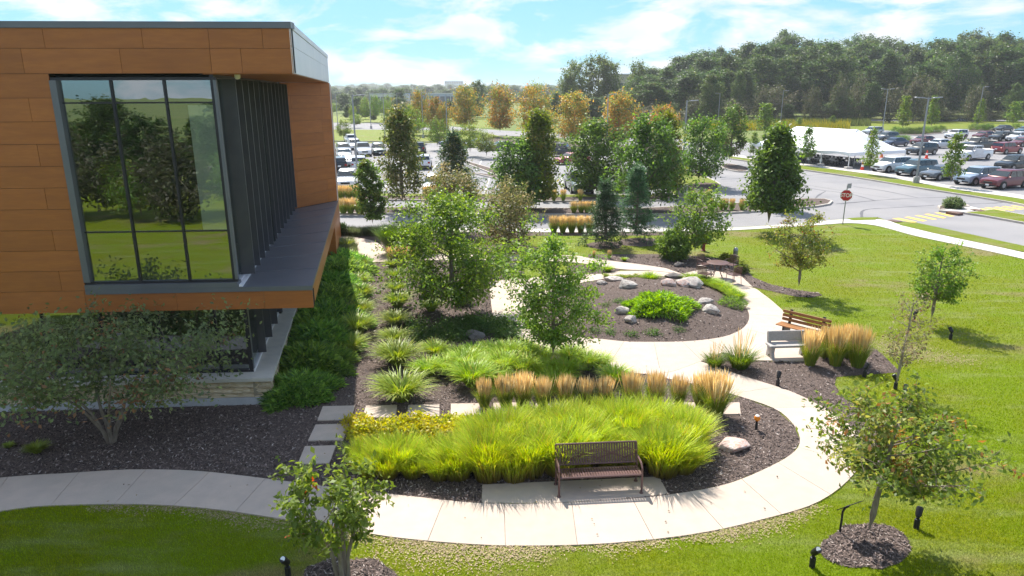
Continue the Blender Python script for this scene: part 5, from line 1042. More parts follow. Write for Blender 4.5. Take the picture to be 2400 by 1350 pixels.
# wooden bench with dark ends
def wood_bench():
    A = G(1818, 762, .45); Bq = G(1893, 781, .45); ax = (Bq-A)[:2]; L = 1.75; rz = math.atan2(ax[1], ax[0]); c = A[:2]+ax/np.linalg.norm(ax)*L/2
    t = thing('wooden_bench', 'wooden plank bench with dark moulded ends on the terrace', 'bench', (c[0], c[1], .04), rz)
    for k, y in enumerate((.04, .19, .34)): MB().bbox((0, y, .45), (L, .135, .04), .008).obj('seat_plank', 'plank_wood', t)
    for k, z in enumerate((.58, .72, .86)): MB().bbox((0, .43+.09*(z-.5), z), (L, .04, .105), .008, M=Matrix.Rotation(-.2, 3, 'X')).obj('back_plank', 'plank_wood', t)
    for s in (-1, 1):
        x = s*(L/2-.28); m = MB()
        pr = [(-.0, 0), (.12, 0), (.17, .17), (.30, .17), (.35, 0), (.50, 0), (.48, .40), (.58, .94), (.50, .95), (.41, .44), (.02, .43)]
        n_ = len(pr); m.add([(x-.04, y, z) for y, z in pr]+[(x+.04, y, z) for y, z in pr], [tuple(range(n_))[::-1], tuple(range(n_, 2*n_))]+[(i, (i+1) % n_, (i+1) % n_+n_, i+n_) for i in range(n_)]); m.obj('end_frame', 'black_metal', t)
wood_bench()
def concrete_bench():
    A = G(1808, 844, .03); Bq = G(1878, 842, .03); ax = (Bq-A)[:2]; L = 1.25; rz = math.atan2(ax[1], ax[0]); c = A[:2]+ax/np.linalg.norm(ax)*L/2
    t = thing('concrete_bench', 'grey concrete bench with solid backrest beside feather grass', 'bench', (c[0], c[1], .04), rz)
    MB().bbox((0, .24, .42), (L+.12, .42, .075), .015).obj('seat', 'bench_concrete', t); MB().bbox((0, .48, .66), (L, .07, .34), .02, M=Matrix.Rotation(-.16, 3, 'X')).obj('backrest', 'bench_concrete', t)
    for s in (-1, 1):
        x = s*(L/2-.06); pr = [(.0, 0), (.14, 0), (.18, .12), (.30, .12), (.34, 0), (.48, 0), (.44, .22), (.50, .84), (.42, .84), (.38, .40), (.05, .38), (.07, .22)]; n_ = len(pr); m = MB()
        m.add([(x-.05, y, z) for y, z in pr]+[(x+.05, y, z) for y, z in pr], [tuple(range(n_))[::-1], tuple(range(n_, 2*n_))]+[(i, (i+1) % n_, (i+1) % n_+n_, i+n_) for i in range(n_)]); m.obj('leg', 'bench_concrete', t)
concrete_bench()
# table and chairs
TB = G(1680, 652); t = thing('round_table', 'round dark metal cafe table on the small terrace', 'table', (TB[0], TB[1], .04))
MB().lathe([(.0, .70), (.50, .70), (.53, .715), (.53, .73), (.50, .74), (.0, .742)], 28).obj('table_top', 'brown_metal', t, True)
for k in range(4):
    a = k*math.pi/2+.6; c, s = math.cos(a), math.sin(a); MB().tube([(c*.38, s*.38, 0), (c*.26, s*.26, .12), (c*.14, s*.14, .38), (c*.28, s*.28, .70)], .018, 7).obj('leg', 'brown_metal', t, True)
MB().lathe([(.16, .36), (.16, .38)], 16).obj('brace_ring', 'brown_metal', t)
def chair():
    t = thing('metal_chair', 'x', 'chair', (0, 0, 0), 0, 'chairs around the cafe table')
    MB().bbox((0, 0, .43), (.46, .46, .03), .01).obj('seat', 'brown_metal', t)
    bk = MB().tube([(-.23, .22, .43), (-.22, .29, .82), (0, .31, .86), (.22, .29, .82), (.23, .22, .43)], .014, 6).obj('backrest', 'brown_metal', t, True)
    for k in range(9): MB().box((-.18+k*.045, .265, .65), (.026, .006, .38), M=Matrix.Rotation(-.16, 3, 'X')).obj('slat', 'brown_metal', bk)
    for sx in (-1, 1):
        MB().tube([(sx*.23, .26, .64), (sx*.25, .0, .66), (sx*.24, -.2, .63), (sx*.23, -.21, .43), (sx*.235, -.23, 0)], .013, 6).obj('armrest', 'brown_metal', t, True); MB().tube([(sx*.22, .22, .43), (sx*.235, .27, 0)], .013, 6).obj('leg', 'brown_metal', t, True)
    return t
ch = chair(); CH = [((1650, 664), 'front left', 'chair with its back to the ring path at the cafe table'), ((1718, 666), '', 'chair on the lawn side of the cafe table turned outward'), ((1648, 640), '', 'chair under the spreading tree at the cafe table'), ((1712, 642), '', 'chair beside the grey round topped post at the cafe table')]
for i, ((x, y), _, lb) in enumerate(CH):
    p = G(x, y); v = TB-p; rz = math.atan2(v[1], v[0])+math.pi/2
    o = ch if i == 0 else dup(ch, (0, 0, 0)); o.location = (p[0], p[1], .04); o.rotation_euler[2] = rz; o['label'] = 'dark metal '+lb
# spotlights on the lawn
def spot():
    t = thing('lawn_spotlight', 'x', 'light', (0, 0, 0), 0, 'black spotlights in the lawn')
    MB().lathe([(.055, -.05), (.055, .19), (.05, .21), (.03, .215), (.03, .24)], 12).obj('stake', 'black_metal', t, True)
    MB().bbox((0, 0, .26), (.05, .04, .07), .008).obj('knuckle', 'black_metal', t)
    h = MB().tube([(-.04, 0, .27), (.0, 0, .31), (.075, 0, .41), (.095, 0, .44)], [.035, .062, .066, .062], 12).obj('lamp_head', 'black_metal', t, True); MB().tube([(.0955, 0, .4405), (.097, 0, .442)], .05, 12).obj('lens', 'lamp_clear', h); return t
sp = spot(); SPT = [(1903, 1329, 'black spotlight on the lawn near the round mulch ring'), (2147, 1238, 'black spotlight beside the mulch ring on the open lawn'), (676, 1352, 'black spotlight at the edge of shaded and sunlit lawn'), (2025, 884, 'black spotlight at the edge of mulch bed by feather grass'), (2098, 912, 'black spotlight at the foot of the sparse brownish tree'), (2118, 938, 'black spotlight just in front of the sparse tree'), (2227, 796, 'black spotlight in shadow of the deep green lawn tree'), (2141, 754, 'black spotlight behind the deep green lawn tree'), (1822, 905, 'black spotlight at the path edge opposite the loop bed')]
for i, (x, y, lb) in enumerate(SPT):
    o = sp if i == 0 else dup(sp, (0, 0, 0)); o.location = tuple(G(x, y)); o.rotation_euler[2] = (-1.2, .9, -2, .5, 2.5, 1, 2, .3, 1)[i]; o['label'] = lb
B = G(1772, 1008); t = thing('path_light', 'black path light with orange cap in the loop bed', 'light', tuple(B)); MB().lathe([(.035, -.03), (.035, .14), (.028, .15), (.028, .26)], 10).obj('post', 'black_metal', t, True); MB().lathe([(.03, .26), (.075, .30), (.08, .36), (.06, .40), (.0, .415)], 12).obj('lamp_head', 'orange_paint', t, True)
MB().lathe([(.055, .401), (.045, .42), (.0, .43)], 12).obj('cap', 'sign_white', t, True)
B = G(1968, 1250); t = thing('interpretive_sign', 'thin angled plaque on bent black post at the mulch ring', 'sign', tuple(B)); MB().tube([(0, 0, -.03), (0, 0, .5), (.02, -.03, .60), (.09, -.03, .64)], .022, 8).obj('post', 'black_metal', t, True)
MB().bbox((.11, -.03, .655), (.44, .30, .016), .004, M=Vector((-.30, .62, .72)).normalized().to_track_quat('Z', 'Y').to_matrix()).obj('plaque', 'black_metal', t)
# birdhouse hanging in the shrub
B = G(107, 985); zb = 0.75; t = thing('birdhouse', 'small yellow and green birdhouse hanging in the grey green shrub', 'birdhouse', (B[0], B[1]+.1, zb)); MATS['bird_yellow'] = mat('bird_yellow', (.62, .52, .02), .5); mat('bird_green', (.02, .12, .05), .5)
MB().prism([(-.07, -.06), (.07, -.06), (.07, .06), (-.07, .06)], .03, .14).obj('box', 'bird_green', t)
for s in (-1, 1): MB().box((s*.05, 0, .175), (.14, .17, .012), M=Matrix.Rotation(s*.7, 3, 'Y')).obj('roof', 'bird_yellow', t)
MB().box((0, 0, .02), (.17, .15, .012)).obj('floor', 'sign_white', t); MB().tube([(0, 0, .22), (0, 0, .55)], .004, 4).obj('cord', 'black_metal', t)
# hydrant, grey post, utility cabinet
B = G(1648, 588); t = thing('fire_hydrant', 'dark red fire hydrant with silver cap on the lawn', 'hydrant', tuple(B)); MB().lathe([(.13, 0), (.13, .05), (.10, .07), (.10, .48), (.13, .50), (.13, .54), (.10, .56)], 14).obj('barrel', 'hydrant_red', t, True)
MB().lathe([(.11, .56), (.10, .64), (.05, .70), (.03, .72), (.03, .76)], 14).obj('bonnet', 'galvanised', t, True)
for s in (-1, 1): MB().tube([(s*.08, 0, .42), (s*.17, 0, .42)], .05, 10).obj('nozzle', 'hydrant_red', t)
B = G(1722, 616); t = thing('grey_post', 'thick pale grey round topped post beside golden shrub', 'post', tuple(B)); MB().lathe([(.12, -.02), (.12, .62), (.125, .63), (.125, .66)], 16).obj('shaft', 'galvanised', t, True); MB().lathe([(.123, .66), (.11, .74), (.07, .80), (.0, .83)], 16).obj('cap', 'galvanised', t, True)
B = G(1597, 462, RZ); t = thing('utility_cabinet', 'pale utility cabinet on the corner island', 'cabinet', (B[0], B[1], .02)); MB().bbox((0, 0, .45), (.9, .6, .9), .03).obj('housing', 'bench_concrete', t); MB().bbox((0, -.31, .45), (.7, .02, .7), .005).obj('door', 'bench_concrete', t)
# stop sign with the back of a second sign
B = G(1975, 526); t = thing('stop_sign', 'red octagonal STOP sign on a grey post at the lawn corner', 'sign', (B[0], B[1], 0)); hs_ = zat(B, 458); rr = .39
MB().box((0, .02, (hs_+.65)/2), (.06, .045, hs_+.65)).obj('post', 'galvanised', t)
def octo(r, y): return [(r*math.cos(rad(22.5+45*k)), y, hs_+r*math.sin(rad(22.5+45*k))) for k in range(8)]
m = MB(); a = octo(rr, -.012); b = octo(rr, -.006); m.add(a+b, [tuple(range(8)), tuple(range(8, 16))[::-1]]+[(i, i+8, (i+1) % 8+8, (i+1) % 8) for i in range(8)]); face = m.obj('border', 'sign_white', t)
m = MB(); a = octo(rr*.94, -.016); b = octo(rr*.94, -.0125); m.add(a+b, [tuple(range(8)), tuple(range(8, 16))[::-1]]+[(i, i+8, (i+1) % 8+8, (i+1) % 8) for i in range(8)]); m.obj('face', 'sign_red', t)
cu = D.curves.new('lettering', 'FONT'); cu.body = 'STOP'; cu.size = .36; cu.align_x = 'CENTER'; cu.align_y = 'CENTER'; cu.extrude = .001; cu.offset = .006
fo = D.objects.new('tmp', cu); COL.objects.link(fo); bpy.context.view_layer.update(); tm = D.meshes.new_from_object(fo.evaluated_get(bpy.context.evaluated_depsgraph_get())); D.objects.remove(fo); tm.materials.clear(); tm.materials.append(MATS['sign_white'])
lo = obj('lettering', tm, t, (0, -.019, hs_)); lo.rotation_euler = (math.pi/2, 0, 0); lo.scale = (.82, 1, 1)
MB().box((.12, .05, hs_+.62), (.42, .008, .32), M=Matrix.Rotation(.9, 3, 'Z')).obj('street_plate', 'galvanised', t); t.rotation_euler[2] = rad(-22)
# ================================================================== lamp posts
def lamp(px, py, top, label, heads=1, side=1, conc=True, z=RZ, w=1.0):
    B = G(px, py, z); h = zat(B, top)-z; t = thing('lamp_post', label, 'lamp post', tuple(B), 0, 'car park lamp posts')
    if conc: MB().lathe([(.30, 0), (.30, .68), (.26, .74), (.0, .74)], 16).obj('base', 'bench_concrete', t, True)
    MB().tube([(0, 0, .7), (0, 0, h)], [.13*w, .085*w], 8).obj('pole', 'galvanised', t, True)
    for s in ((-1, 1) if heads == 2 else (side,)):
        hd = MB().tube([(s*.05, 0, h-.12), (s*.45, 0, h-.05)], .04, 6).obj('arm', 'galvanised', t); MB().bbox((s*.85, 0, h-.03), (.8, .36, .10), .03, M=Matrix.Rotation(-s*.06, 3, 'Y')).obj('lamp_head', 'galvanised', hd)
    return t
for a in [(2146, 432, 228, 'double headed lamp post on round concrete base in the verge', 2, 1), (2066, 320, 208, 'double headed lamp post behind the tent end', 2, 1), (2288, 303, 203, 'lamp post with right hand arm before the wood', 1, 1), (1600, 402, 235, 'lamp post with right hand arm at the corner island', 1, 1), (1682, 296, 218, 'lamp post with left hand arm before scrub', 1, -1), (1421, 360, 220, 'lamp post behind the orange gold maple', 1, 1), (1828, 300, 212, 'slim lamp post behind the tent peak', 1, 1), (838, 420, 222, 'tall lamp post among the white parked cars', 1, 1), (870, 302, 217, 'lamp post on square base by the far road', 1, 1), (933, 296, 218, 'lamp post in front of the purple leaved tree', 1, 1), (903, 330, 219, 'thin lamp post rising from the lot lawn', 1, 1), (792, 300, 217, 'lamp post by the building corner far off', 1, 1), (1048, 330, 222, 'lamp post between the far olive maples', 1, 1), (992, 325, 216, 'slender lamp post near the warehouse end', 1, 1)]: lamp(*a, w=.8)
# ================================================================== cars
PAINT = {'white': (.72, .73, .76), 'silver': (.42, .45, .50), 'teal': (.06, .13, .17), 'grey': (.10, .11, .13), 'blue_silver': (.28, .35, .45), 'maroon': (.14, .012, .02), 'black': (.012, .013, .017), 'red': (.26, .02, .025), 'navy': (.02, .03, .08), 'green_grey': (.10, .14, .13)}
for k, c in PAINT.items(): mat('paint_'+k, c, .32, .15, coat=.8, spec=.5)
def loft(st, closed_ends=True):
    m = MB(); n = len(st[0]); 
    for s_ in st: m.v += [tuple(map(float, p)) for p in s_]
    for i in range(len(st)-1):
        for k in range(n-1): m.f.append((i*n+k, i*n+k+1, (i+1)*n+k+1, (i+1)*n+k))
        m.f.append((i*n+n-1, i*n, (i+1)*n, (i+1)*n+n-1))
    m.f += [tuple(range(n))[::-1], tuple(range((len(st)-1)*n, len(st)*n))]; return m
def car_meshes(kind):
    """x forward; returns dict of part meshes"""
    if kind == 'suv': Lh, W, belt, roof, hood, cab = 2.3, .93, 1.02, 1.68, 1.02, [(-2.18, 1.04), (-1.95, 1.60), (-.9, 1.68), (.35, 1.66), (1.12, 1.05)]
    elif kind == 'sedan': Lh, W, belt, roof, hood, cab = 2.35, .91, .93, 1.44, .90, [(-1.85, .97), (-1.05, 1.38), (-.4, 1.44), (.35, 1.41), (1.15, .93)]
    else: Lh, W, belt, roof, hood, cab = 2.85, .98, 1.15, 1.88, 1.15, [(-.75, 1.17), (-.62, 1.80), (-.1, 1.88), (.75, 1.86), (1.35, 1.18)]
    sx = [(-Lh, .80, .45, belt*.86), (-Lh+.06, .9, .32, belt*.96), (-Lh+.35, .99, .25, belt), (-1.0, 1.0, .22, belt), (0, 1.0, .22, belt), (1.0, 1.0, .22, belt*.99), (Lh-1.0, 1.0, .23, hood*.98), (Lh-.35, .97, .25, hood*.90), (Lh-.08, .90, .30, hood*.80), (Lh, .78, .36, hood*.66)]
    st = []
    for x, w, zb, zt in sx:
        w *= W; hp = [(0, zb), (w*.82, zb), (w*.97, zb+.10), (w, zb+(zt-zb)*.45), (w*.985, zt-.14), (w*.93, zt-.02), (w*.6, zt+.025), (0, zt+.035)]; st.append([(x, y, z) for y, z in hp]+[(x, -y, z) for y, z in hp[-2:0:-1]])
    P = {}; body = loft(st)
    if kind == 'pickup':
        body = loft([s for s in st]); # bed walls
    P['body'] = body.mesh('body', None, True)
    c = cab; wl = [W*.93, W*.80, W*.76, W*.76, W*.92]; st = []
    for (x, z), w in zip(c, wl):
        zb = belt-.06; st.append([(x, w if z < belt+.08 else W*.93, zb), (x, w, z-.04), (x, w*.88, z), (x, -w*.88, z), (x, -w, z-.04), (x, -(w if z < belt+.08 else W*.93), zb)])
    P['cabin'] = loft(st).mesh('cabin', None, True)
    def q(pts, off): # offset a quad along its normal
        a, b, d = Vector(pts[0]), Vector(pts[1]), Vector(pts[3]); n = (b-a).cross(d-a).normalized()*off; m = MB(); m.add([Vector(p)+n for p in pts], [(0, 1, 2, 3)]); return m
    lerp = lambda A, B, t: tuple(a+(b-a)*t for a, b in zip(A, B))
    (x0, z0), (x1, z1), (x2, z2), (x3, z3), (x4, z4) = c
    # windscreen and rear window
    a, b = (x4, W*.90, z4), (x3, W*.74, z3-.03); w0 = [lerp(a, b, .12), (lerp(a, b, .12)[0], -lerp(a, b, .12)[1], lerp(a, b, .12)[2]), (lerp(a, b, .92)[0], -lerp(a, b, .92)[1], lerp(a, b, .92)[2]), lerp(a, b, .92)]
    P['windscreen'] = q(w0[::-1], .02).mesh('windscreen', 'car_glass')
    a, b = (x0, W*.88, z0), (x1, W*.76, z1-.04); w0 = [lerp(a, b, .2), (lerp(a, b, .2)[0], -lerp(a, b, .2)[1], lerp(a, b, .2)[2]), (lerp(a, b, .92)[0], -lerp(a, b, .92)[1], lerp(a, b, .92)[2]), lerp(a, b, .92)]
    P['rear_window'] = q(w0, .02).mesh('rear_window', 'car_glass')
    for s in (1, -1):
        zb, zt = belt+.04, min(z2, z3)-.10; yb, yt = s*(W*.925), s*(W*.79); spans = [(x0+.42 if kind != 'pickup' else x0+.2, -.35), (-.28, x4-.38)] if kind != 'pickup' else [(x0+.18, .15), (.22, x4-.28)]
        if kind == 'suv': spans = [(x0+.35, -1.12), (-1.04, -.25), (-.18, x4-.40)]
        for (xa, xb) in spans:
            sl = lambda x: x if x < x2 else min(x, x4-.30-(x4-x3)*.75); pts = [(xa, yb, zb), (xb, yb, zb), (min(xb, x3+.02), yt, zt), (max(xa, x1+.05), yt, zt)]
            P.setdefault('side', []).append(q(pts if s < 0 else pts[::-1], .025).mesh('side_window', 'car_glass'))
    wr = .36 if kind != 'sedan' else .33; wb = 1.42 if kind != 'pickup' else 1.75
    P['wr'] = wr; P['wheels'] = [(sx_*wb+(.05 if sx_ > 0 else -.02), sy*(W-.10)) for sx_ in (1, -1) for sy in (1, -1)]
    tm_ = MB(); tm_.tube([(0, -.11, 0), (0, -.095, 0), (0, .095, 0), (0, .11, 0)], [wr*.9, wr, wr, wr*.9], 18); P['tyre'] = tm_.mesh('tyre', 'tyre', True)
    rm = MB(); rm.tube([(0, -.118, 0), (0, .118, 0)], wr*.62, 14); P['rim'] = rm.mesh('rim', 'rim')
    am = MB(); am.tube([(0, -.06, 0), (0, .06, 0)], wr*1.17, 18); P['arch'] = am.mesh('wheel_arch', 'car_black_trim')
    P['dims'] = (Lh, W, belt, hood); return P
CARM = {k: car_meshes(k) for k in ('suv', 'sedan', 'pickup')}
def make_car(kind, paint, label, loc, rz, group):
    P = CARM[kind]; Lh, W, belt, hood = P['dims']; t = thing(kind if kind != 'suv' else 'sport_utility_car', label, 'car' if kind != 'pickup' else 'pickup truck', loc, rz, group); pm = MATS['paint_'+paint]
    def op(name, me, par=t, l=None):
        o = obj(name, me, par, l)
        if not me.materials: me.materials.append(None)
        if name in ('body', 'cabin', 'mirror', 'tailgate', 'bed_wall'): o.material_slots[0].link = 'OBJECT'; o.material_slots[0].material = pm
        return o
    b = op('body', P['body']); c = op('cabin', P['cabin']); op('windscreen', P['windscreen'], c); op('rear_window', P['rear_window'], c)
    for w in P['side']: op('side_window', w, c)
    for x, y in P['wheels']:
        s = 1 if y > 0 else -1; op('wheel_arch', P['arch'], b, (x, s*(W-.045), P['wr']+.02)); w = op('wheel', P['tyre'], t, (x, s*(W-.075), P['wr'])); op('rim', P['rim'], w)
    if 'ex' not in P:
        e = {}
        e['headlight'] = MB().bbox((0, 0, 0), (.16, .36, .15), .03).mesh('headlight', 'lamp_clear'); e['tail_light'] = MB().bbox((0, 0, 0), (.12, .26, .22), .03).mesh('tail_light', 'lamp_red'); e['grille'] = MB().bbox((0, 0, 0), (.06, .85, .2), .02).mesh('grille', 'car_black_trim')
        e['bumper'] = MB().bbox((0, 0, 0), (.16, 1.45, .17), .04).mesh('bumper', 'car_black_trim'); e['mirror'] = MB().bbox((0, 0, 0), (.14, .2, .14), .04).mesh('mirror'); e['plate'] = MB().box((0, 0, 0), (.02, .32, .15)).mesh('plate', 'sign_white'); P['ex'] = e
    e = P['ex']
    for s in (1, -1): op('headlight', e['headlight'], t, (Lh-.14, s*W*.66, hood*.70)); op('tail_light', e['tail_light'], t, (-Lh+.05, s*W*.74, belt*.82)); op('mirror', e['mirror'], t, (P_mx(kind), s*(W+.06), belt+.06))
    op('grille', e['grille'], t, (Lh-.02, 0, hood*.60)); op('bumper', e['bumper'], t, (Lh-.06, 0, .36)); op('bumper', e['bumper'], t, (-Lh+.05, 0, .44)); op('plate', e['plate'], t, (-Lh-.02, 0, belt*.72)); op('plate', e['plate'], t, (Lh+.03, 0, .40))
    if kind == 'pickup':
        for s in (1, -1): op('bed_wall', P.setdefault('bw', MB().bbox((0, 0, 0), (2.0, .10, .16), .02).mesh('bed_wall')), t, (-1.82, s*.88, 1.22))
        op('tailgate', P.setdefault('tg', MB().bbox((0, 0, 0), (.08, 1.7, .16), .02).mesh('tailgate')), t, (-2.78, 0, 1.22))
    return t
def P_mx(kind): return {'suv': .85, 'sedan': .85, 'pickup': 1.1}[kind]
def car_px(kind, paint, label, px, py, deg, group):
    B = G(px, py, RZ); return make_car(kind, paint, label, (B[0], B[1], RZ+.006), rad(deg), group)
RG, LG = 'cars in the right car park', 'cars in the left car park'
# heading of the right hand rows (nose towards the road)
FR = -158
CARS = [('suv', 'white', 'white sport utility car at the tent end of the front row', 2088, 402, FR), ('suv', 'teal', 'dark teal sport utility car in the front row beside a white one', 2146, 410, FR), ('sedan', 'grey', 'dark grey sedan in the front row behind lamp post', 2206, 420, FR), ('suv', 'blue_silver', 'silver blue sport utility car in the front row beside maroon one', 2288, 431, FR), ('suv', 'maroon', 'maroon sport utility car at the end of the front row', 2352, 440, FR),
        ('suv', 'black', 'black sport utility car facing the tent in the second row', 2158, 362, FR), ('pickup', 'white', 'white pickup truck with open door in the second row', 2276, 374, FR), ('suv', 'red', 'red sport utility car seen from behind in the second row', 2358, 360, 22), ('suv', 'black', 'black sport utility car beyond the maroon front row car', 2375, 398, FR),
        ('sedan', 'white', 'white coupe behind the black second row car', 2198, 347, FR), ('pickup', 'black', 'black pickup truck behind the white pickup', 2292, 350, FR), ('sedan', 'maroon', 'maroon sedan at the lot edge in the third row', 2396, 343, FR), ('sedan', 'maroon', 'dark maroon car with bright windscreen near the low shrubs', 2163, 338, FR), ('suv', 'white', 'white sport utility car parked beside the long shrub bed', 2240, 324, FR), ('sedan', 'maroon', 'dark maroon sedan between white cars of the back row', 2306, 325, FR), ('suv', 'black', 'black car with white hood in the back row', 2344, 330, FR), ('suv', 'white', 'large white sport utility car at the end of back row', 2384, 331, FR), ('sedan', 'black', 'black sedan before the far shrub bed', 2350, 308, FR), ('suv', 'grey', 'grey sport utility car rising behind the tent end', 2076, 331, FR), ('sedan', 'navy', 'navy sedan half hidden by the tent eave', 2096, 343, FR), ('sedan', 'teal', 'dark teal sedan at the far right of the back row', 2402, 312, FR), ('suv', 'silver', 'silver van parked beside the wood edge lawn', 2044, 316, FR)]
for k, p, lb, x, y, d in CARS: car_px(k, p, lb, x, y, d, RG)
B = G(2264, 283, -.1); make_car('suv', 'silver', 'silver sport utility car driving along the wood edge road', (B[0], B[1], -.094), rad(180), 'cars driving')
LC = [('suv', 'silver', 'silver blue car parked by the building corner in the left lot', 805, 362, -70), ('sedan', 'silver', 'pale silver sedan in the second line of the left lot', 806, 372, -72), ('suv', 'white', 'white sport utility car beyond the tall left lamp post', 831, 350, -70), ('suv', 'white', 'white minivan at the head of the left lot row', 822, 336, 110), ('pickup', 'white', 'white car with dark grille in the left lot middle row', 851, 364, -72), ('suv', 'green_grey', 'grey green car beside the white one with dark grille', 888, 362, -75), ('suv', 'white', 'white estate seen from behind beside tall lamp post', 842, 398, 102), ('sedan', 'white', 'white sedan beside the estate in the left lot', 820, 392, 102), ('suv', 'black', 'dark car cut off by the building edge', 796, 400, 104), ('suv', 'white', 'white car facing the grass border near the building', 815, 438, -82), ('suv', 'black', 'black sport utility car seen from behind under the locust trees', 983, 358, 95), ('suv', 'white', 'white sport utility car seen from behind between median trees', 993, 394, 95), ('suv', 'white', 'white car nosing at the plumed border', 1020, 452, -88), ('pickup', 'black', 'black pickup truck below the bare trunked orange maple', 1312, 366, -20), ('sedan', 'red', 'red car partly hidden by dark green oval tree', 1340, 384, -150), ('pickup', 'green_grey', 'silver green sport utility truck facing the border', 1356, 448, -86), ('suv', 'silver', 'silver car hidden behind dark oval tree', 1440, 444, -84), ('sedan', 'grey', 'grey sedan at the far middle island', 1175, 352, -160), ('sedan', 'silver', 'silver sedan under the locust trees', 1120, 345, -160), ('sedan', 'navy', 'navy sedan far across the left lot', 1060, 342, -160)]
for k, p, lb, x, y, d in LC: car_px(k, p, lb, x, y, d, LG)
# open door of the white pickup
for o in scene.objects:
    if o.get('label') == 'white pickup truck with open door in the second row':
        dd = MB().bbox((-.45, .0, 1.0), (1.0, .07, .85), .03).obj('open_door', 'paint_white', o); dd.location = (.95, 1.0, .1); dd.rotation_euler[2] = -1.1
        fr_ = MB().tube([(-.92, 0, 1.4), (-.78, 0, 1.85), (-.15, 0, 1.85), (.02, 0, 1.42)], .03, 5).obj('door_frame', 'paint_white', dd)
# ================================================================== tent
mat('far_seam', (.62, .63, .68), .7)
def tent():
    FL, FR_, = G(1757, 372, RZ)[:2], G(1987, 399, RZ)[:2]; ax = FR_-FL; W = np.linalg.norm(ax); ax = ax/W; dp = np.array((-ax[1], ax[0])); 
    if dp[1] < 0: dp = -dp
    BRc = G(2127, 375, RZ)[:2]; Dp = abs(float((BRc-FR_)@dp)); Dp = 9.0
    t = thing('event_tent', 'large white event tent with two peaks on the car park', 'tent', (FL[0], FL[1], RZ)); L3 = lambda u, v, z: (ax[0]*u+dp[0]*v, ax[1]*u+dp[1]*v, z)
    ze, zp = zat(FR_, 358)-RZ, 0; pk = FR_-ax*Dp*.35+dp*Dp/2; zp = zat(pk, 304)-RZ; nu, nv = 40, 20; V = []; F = []
    def hgt(u, v):
        r = min(v, Dp-v)/(Dp/2); e = min(u, W-u)/(Dp*.35); k = min(r, e, 1.0); return ze+(zp-ze)*(k**1.25)+.06*math.sin(u*math.pi/ (W/5))*(1-k)
    for j in range(nv+1):
        for i in range(nu+1): u, v = W*i/nu, Dp*j/nv; V.append(L3(u, v, hgt(u, v)))
    for j in range(nv):
        for i in range(nu): a = j*(nu+1)+i; F.append((a, a+1, a+nu+2, a+nu+1))
    m = MB(); m.add(V, F); m.obj('canopy', 'tent_white', t, True)
    m = MB(); ed = [(W*i/nu, 0) for i in range(nu+1)]+[(W, Dp*j/nv) for j in range(1, nv+1)]+[(W*(1-i/nu), Dp) for i in range(1, nu+1)]+[(0, Dp*(1-j/nv)) for j in range(1, nv+1)]
    for (u, v), (u2, v2) in zip(ed[:-1], ed[1:]): m.add([L3(u, v, hgt(u, v)), L3(u2, v2, hgt(u2, v2)), L3(u2, v2, hgt(u2, v2)-.32-.05*math.sin(u2*2.1)), L3(u, v, hgt(u, v)-.32-.05*math.sin(u*2.1))], [(0, 1, 2, 3)])
    m.obj('valance', 'tent_white', t)
    for i in range(1, 5):
        u = W*i/5; MB().tube([L3(u, Dp*j/12, hgt(u, Dp*j/12)+.012) for j in range(13)], .02, 4).obj('seam', 'far_seam', t)
    for i in range(5):
        for v in (0, Dp): u = W*i/4; MB().tube([L3(u, v, 0), L3(u, v, ze)], .05, 6).obj('pole', 'sign_white', t); MB().bbox(L3(u+.25, v-.25 if v == 0 else v+.25, .22), (.7, .7, .42), .03).obj('ballast', 'bench_concrete', t)
    for u in (Dp*.35, W-Dp*.35): MB().tube([L3(u, Dp/2, 0), L3(u, Dp/2, zp-.05)], .05, 6).obj('centre_pole', 'sign_white', t)
    return FL, ax, dp, W, Dp
FL, tax, tdp, TW, TD = tent()
m = MB(); m.bbox((0, 0, .44), (.42, .40, .03), .01); m.bbox((0, .2, .70), (.42, .025, .28), .01); 
for sx_ in (-.19, .19): m.tube([(sx_, .22, .85), (sx_, -.22, 0)], .012, 4); m.tube([(sx_, -.18, .44), (sx_, .24, 0)], .012, 4)
fch = m.mesh('folding_chair', 'black_metal'); mat('chair_white', (.55, .55, .56), .5)
fch2 = fch.copy(); fch2.materials.clear(); fch2.materials.append(MATS['chair_white'])
m = MB(); m.bbox((0, 0, .73), (1.8, .75, .035), .01)
ftop = m.mesh('table_top', 'chair_white'); m = MB()
for sx_ in (-.7, .7): m.tube([(sx_, -.28, 0), (sx_, -.28, .72)], .02, 5); m.tube([(sx_, .28, 0), (sx_, .28, .72)], .02, 5); m.box((sx_, 0, .06), (.03, .6, .03))
fleg = m.mesh('table_frame', 'black_metal'); ta = math.atan2(tax[1], tax[0])
for r_ in range(3):
    for i in range(int((TW-3)/2.5)):
        c = FL+tax*(1.9+i*2.5)+tdp*(1.6+r_*2.4); tb = thing('folding_table', 'white folding table set out under the event tent', 'table', (c[0], c[1], RZ), ta, 'folding tables under the tent'); obj('table_top', ftop, tb); obj('table_frame', fleg, tb)
        for k in range(3):
            for s in (-1, 1):
                if (s > 0 and r_ > 1): continue
                q = c+tax*(-.6+.6*k)+tdp*s*.72; o = obj('folding_chair', fch if (i+k) % 4 else fch2); o.location = (q[0], q[1], RZ); o.rotation_euler[2] = ta+(math.pi if s < 0 else 0)+rnd.uniform(-.1, .1)
                tag(o, 'black folding chair at the tables under the tent' if (i+k) % 4 else 'white folding chair at the tables under the tent', 'chair', 'folding chairs under the tent')
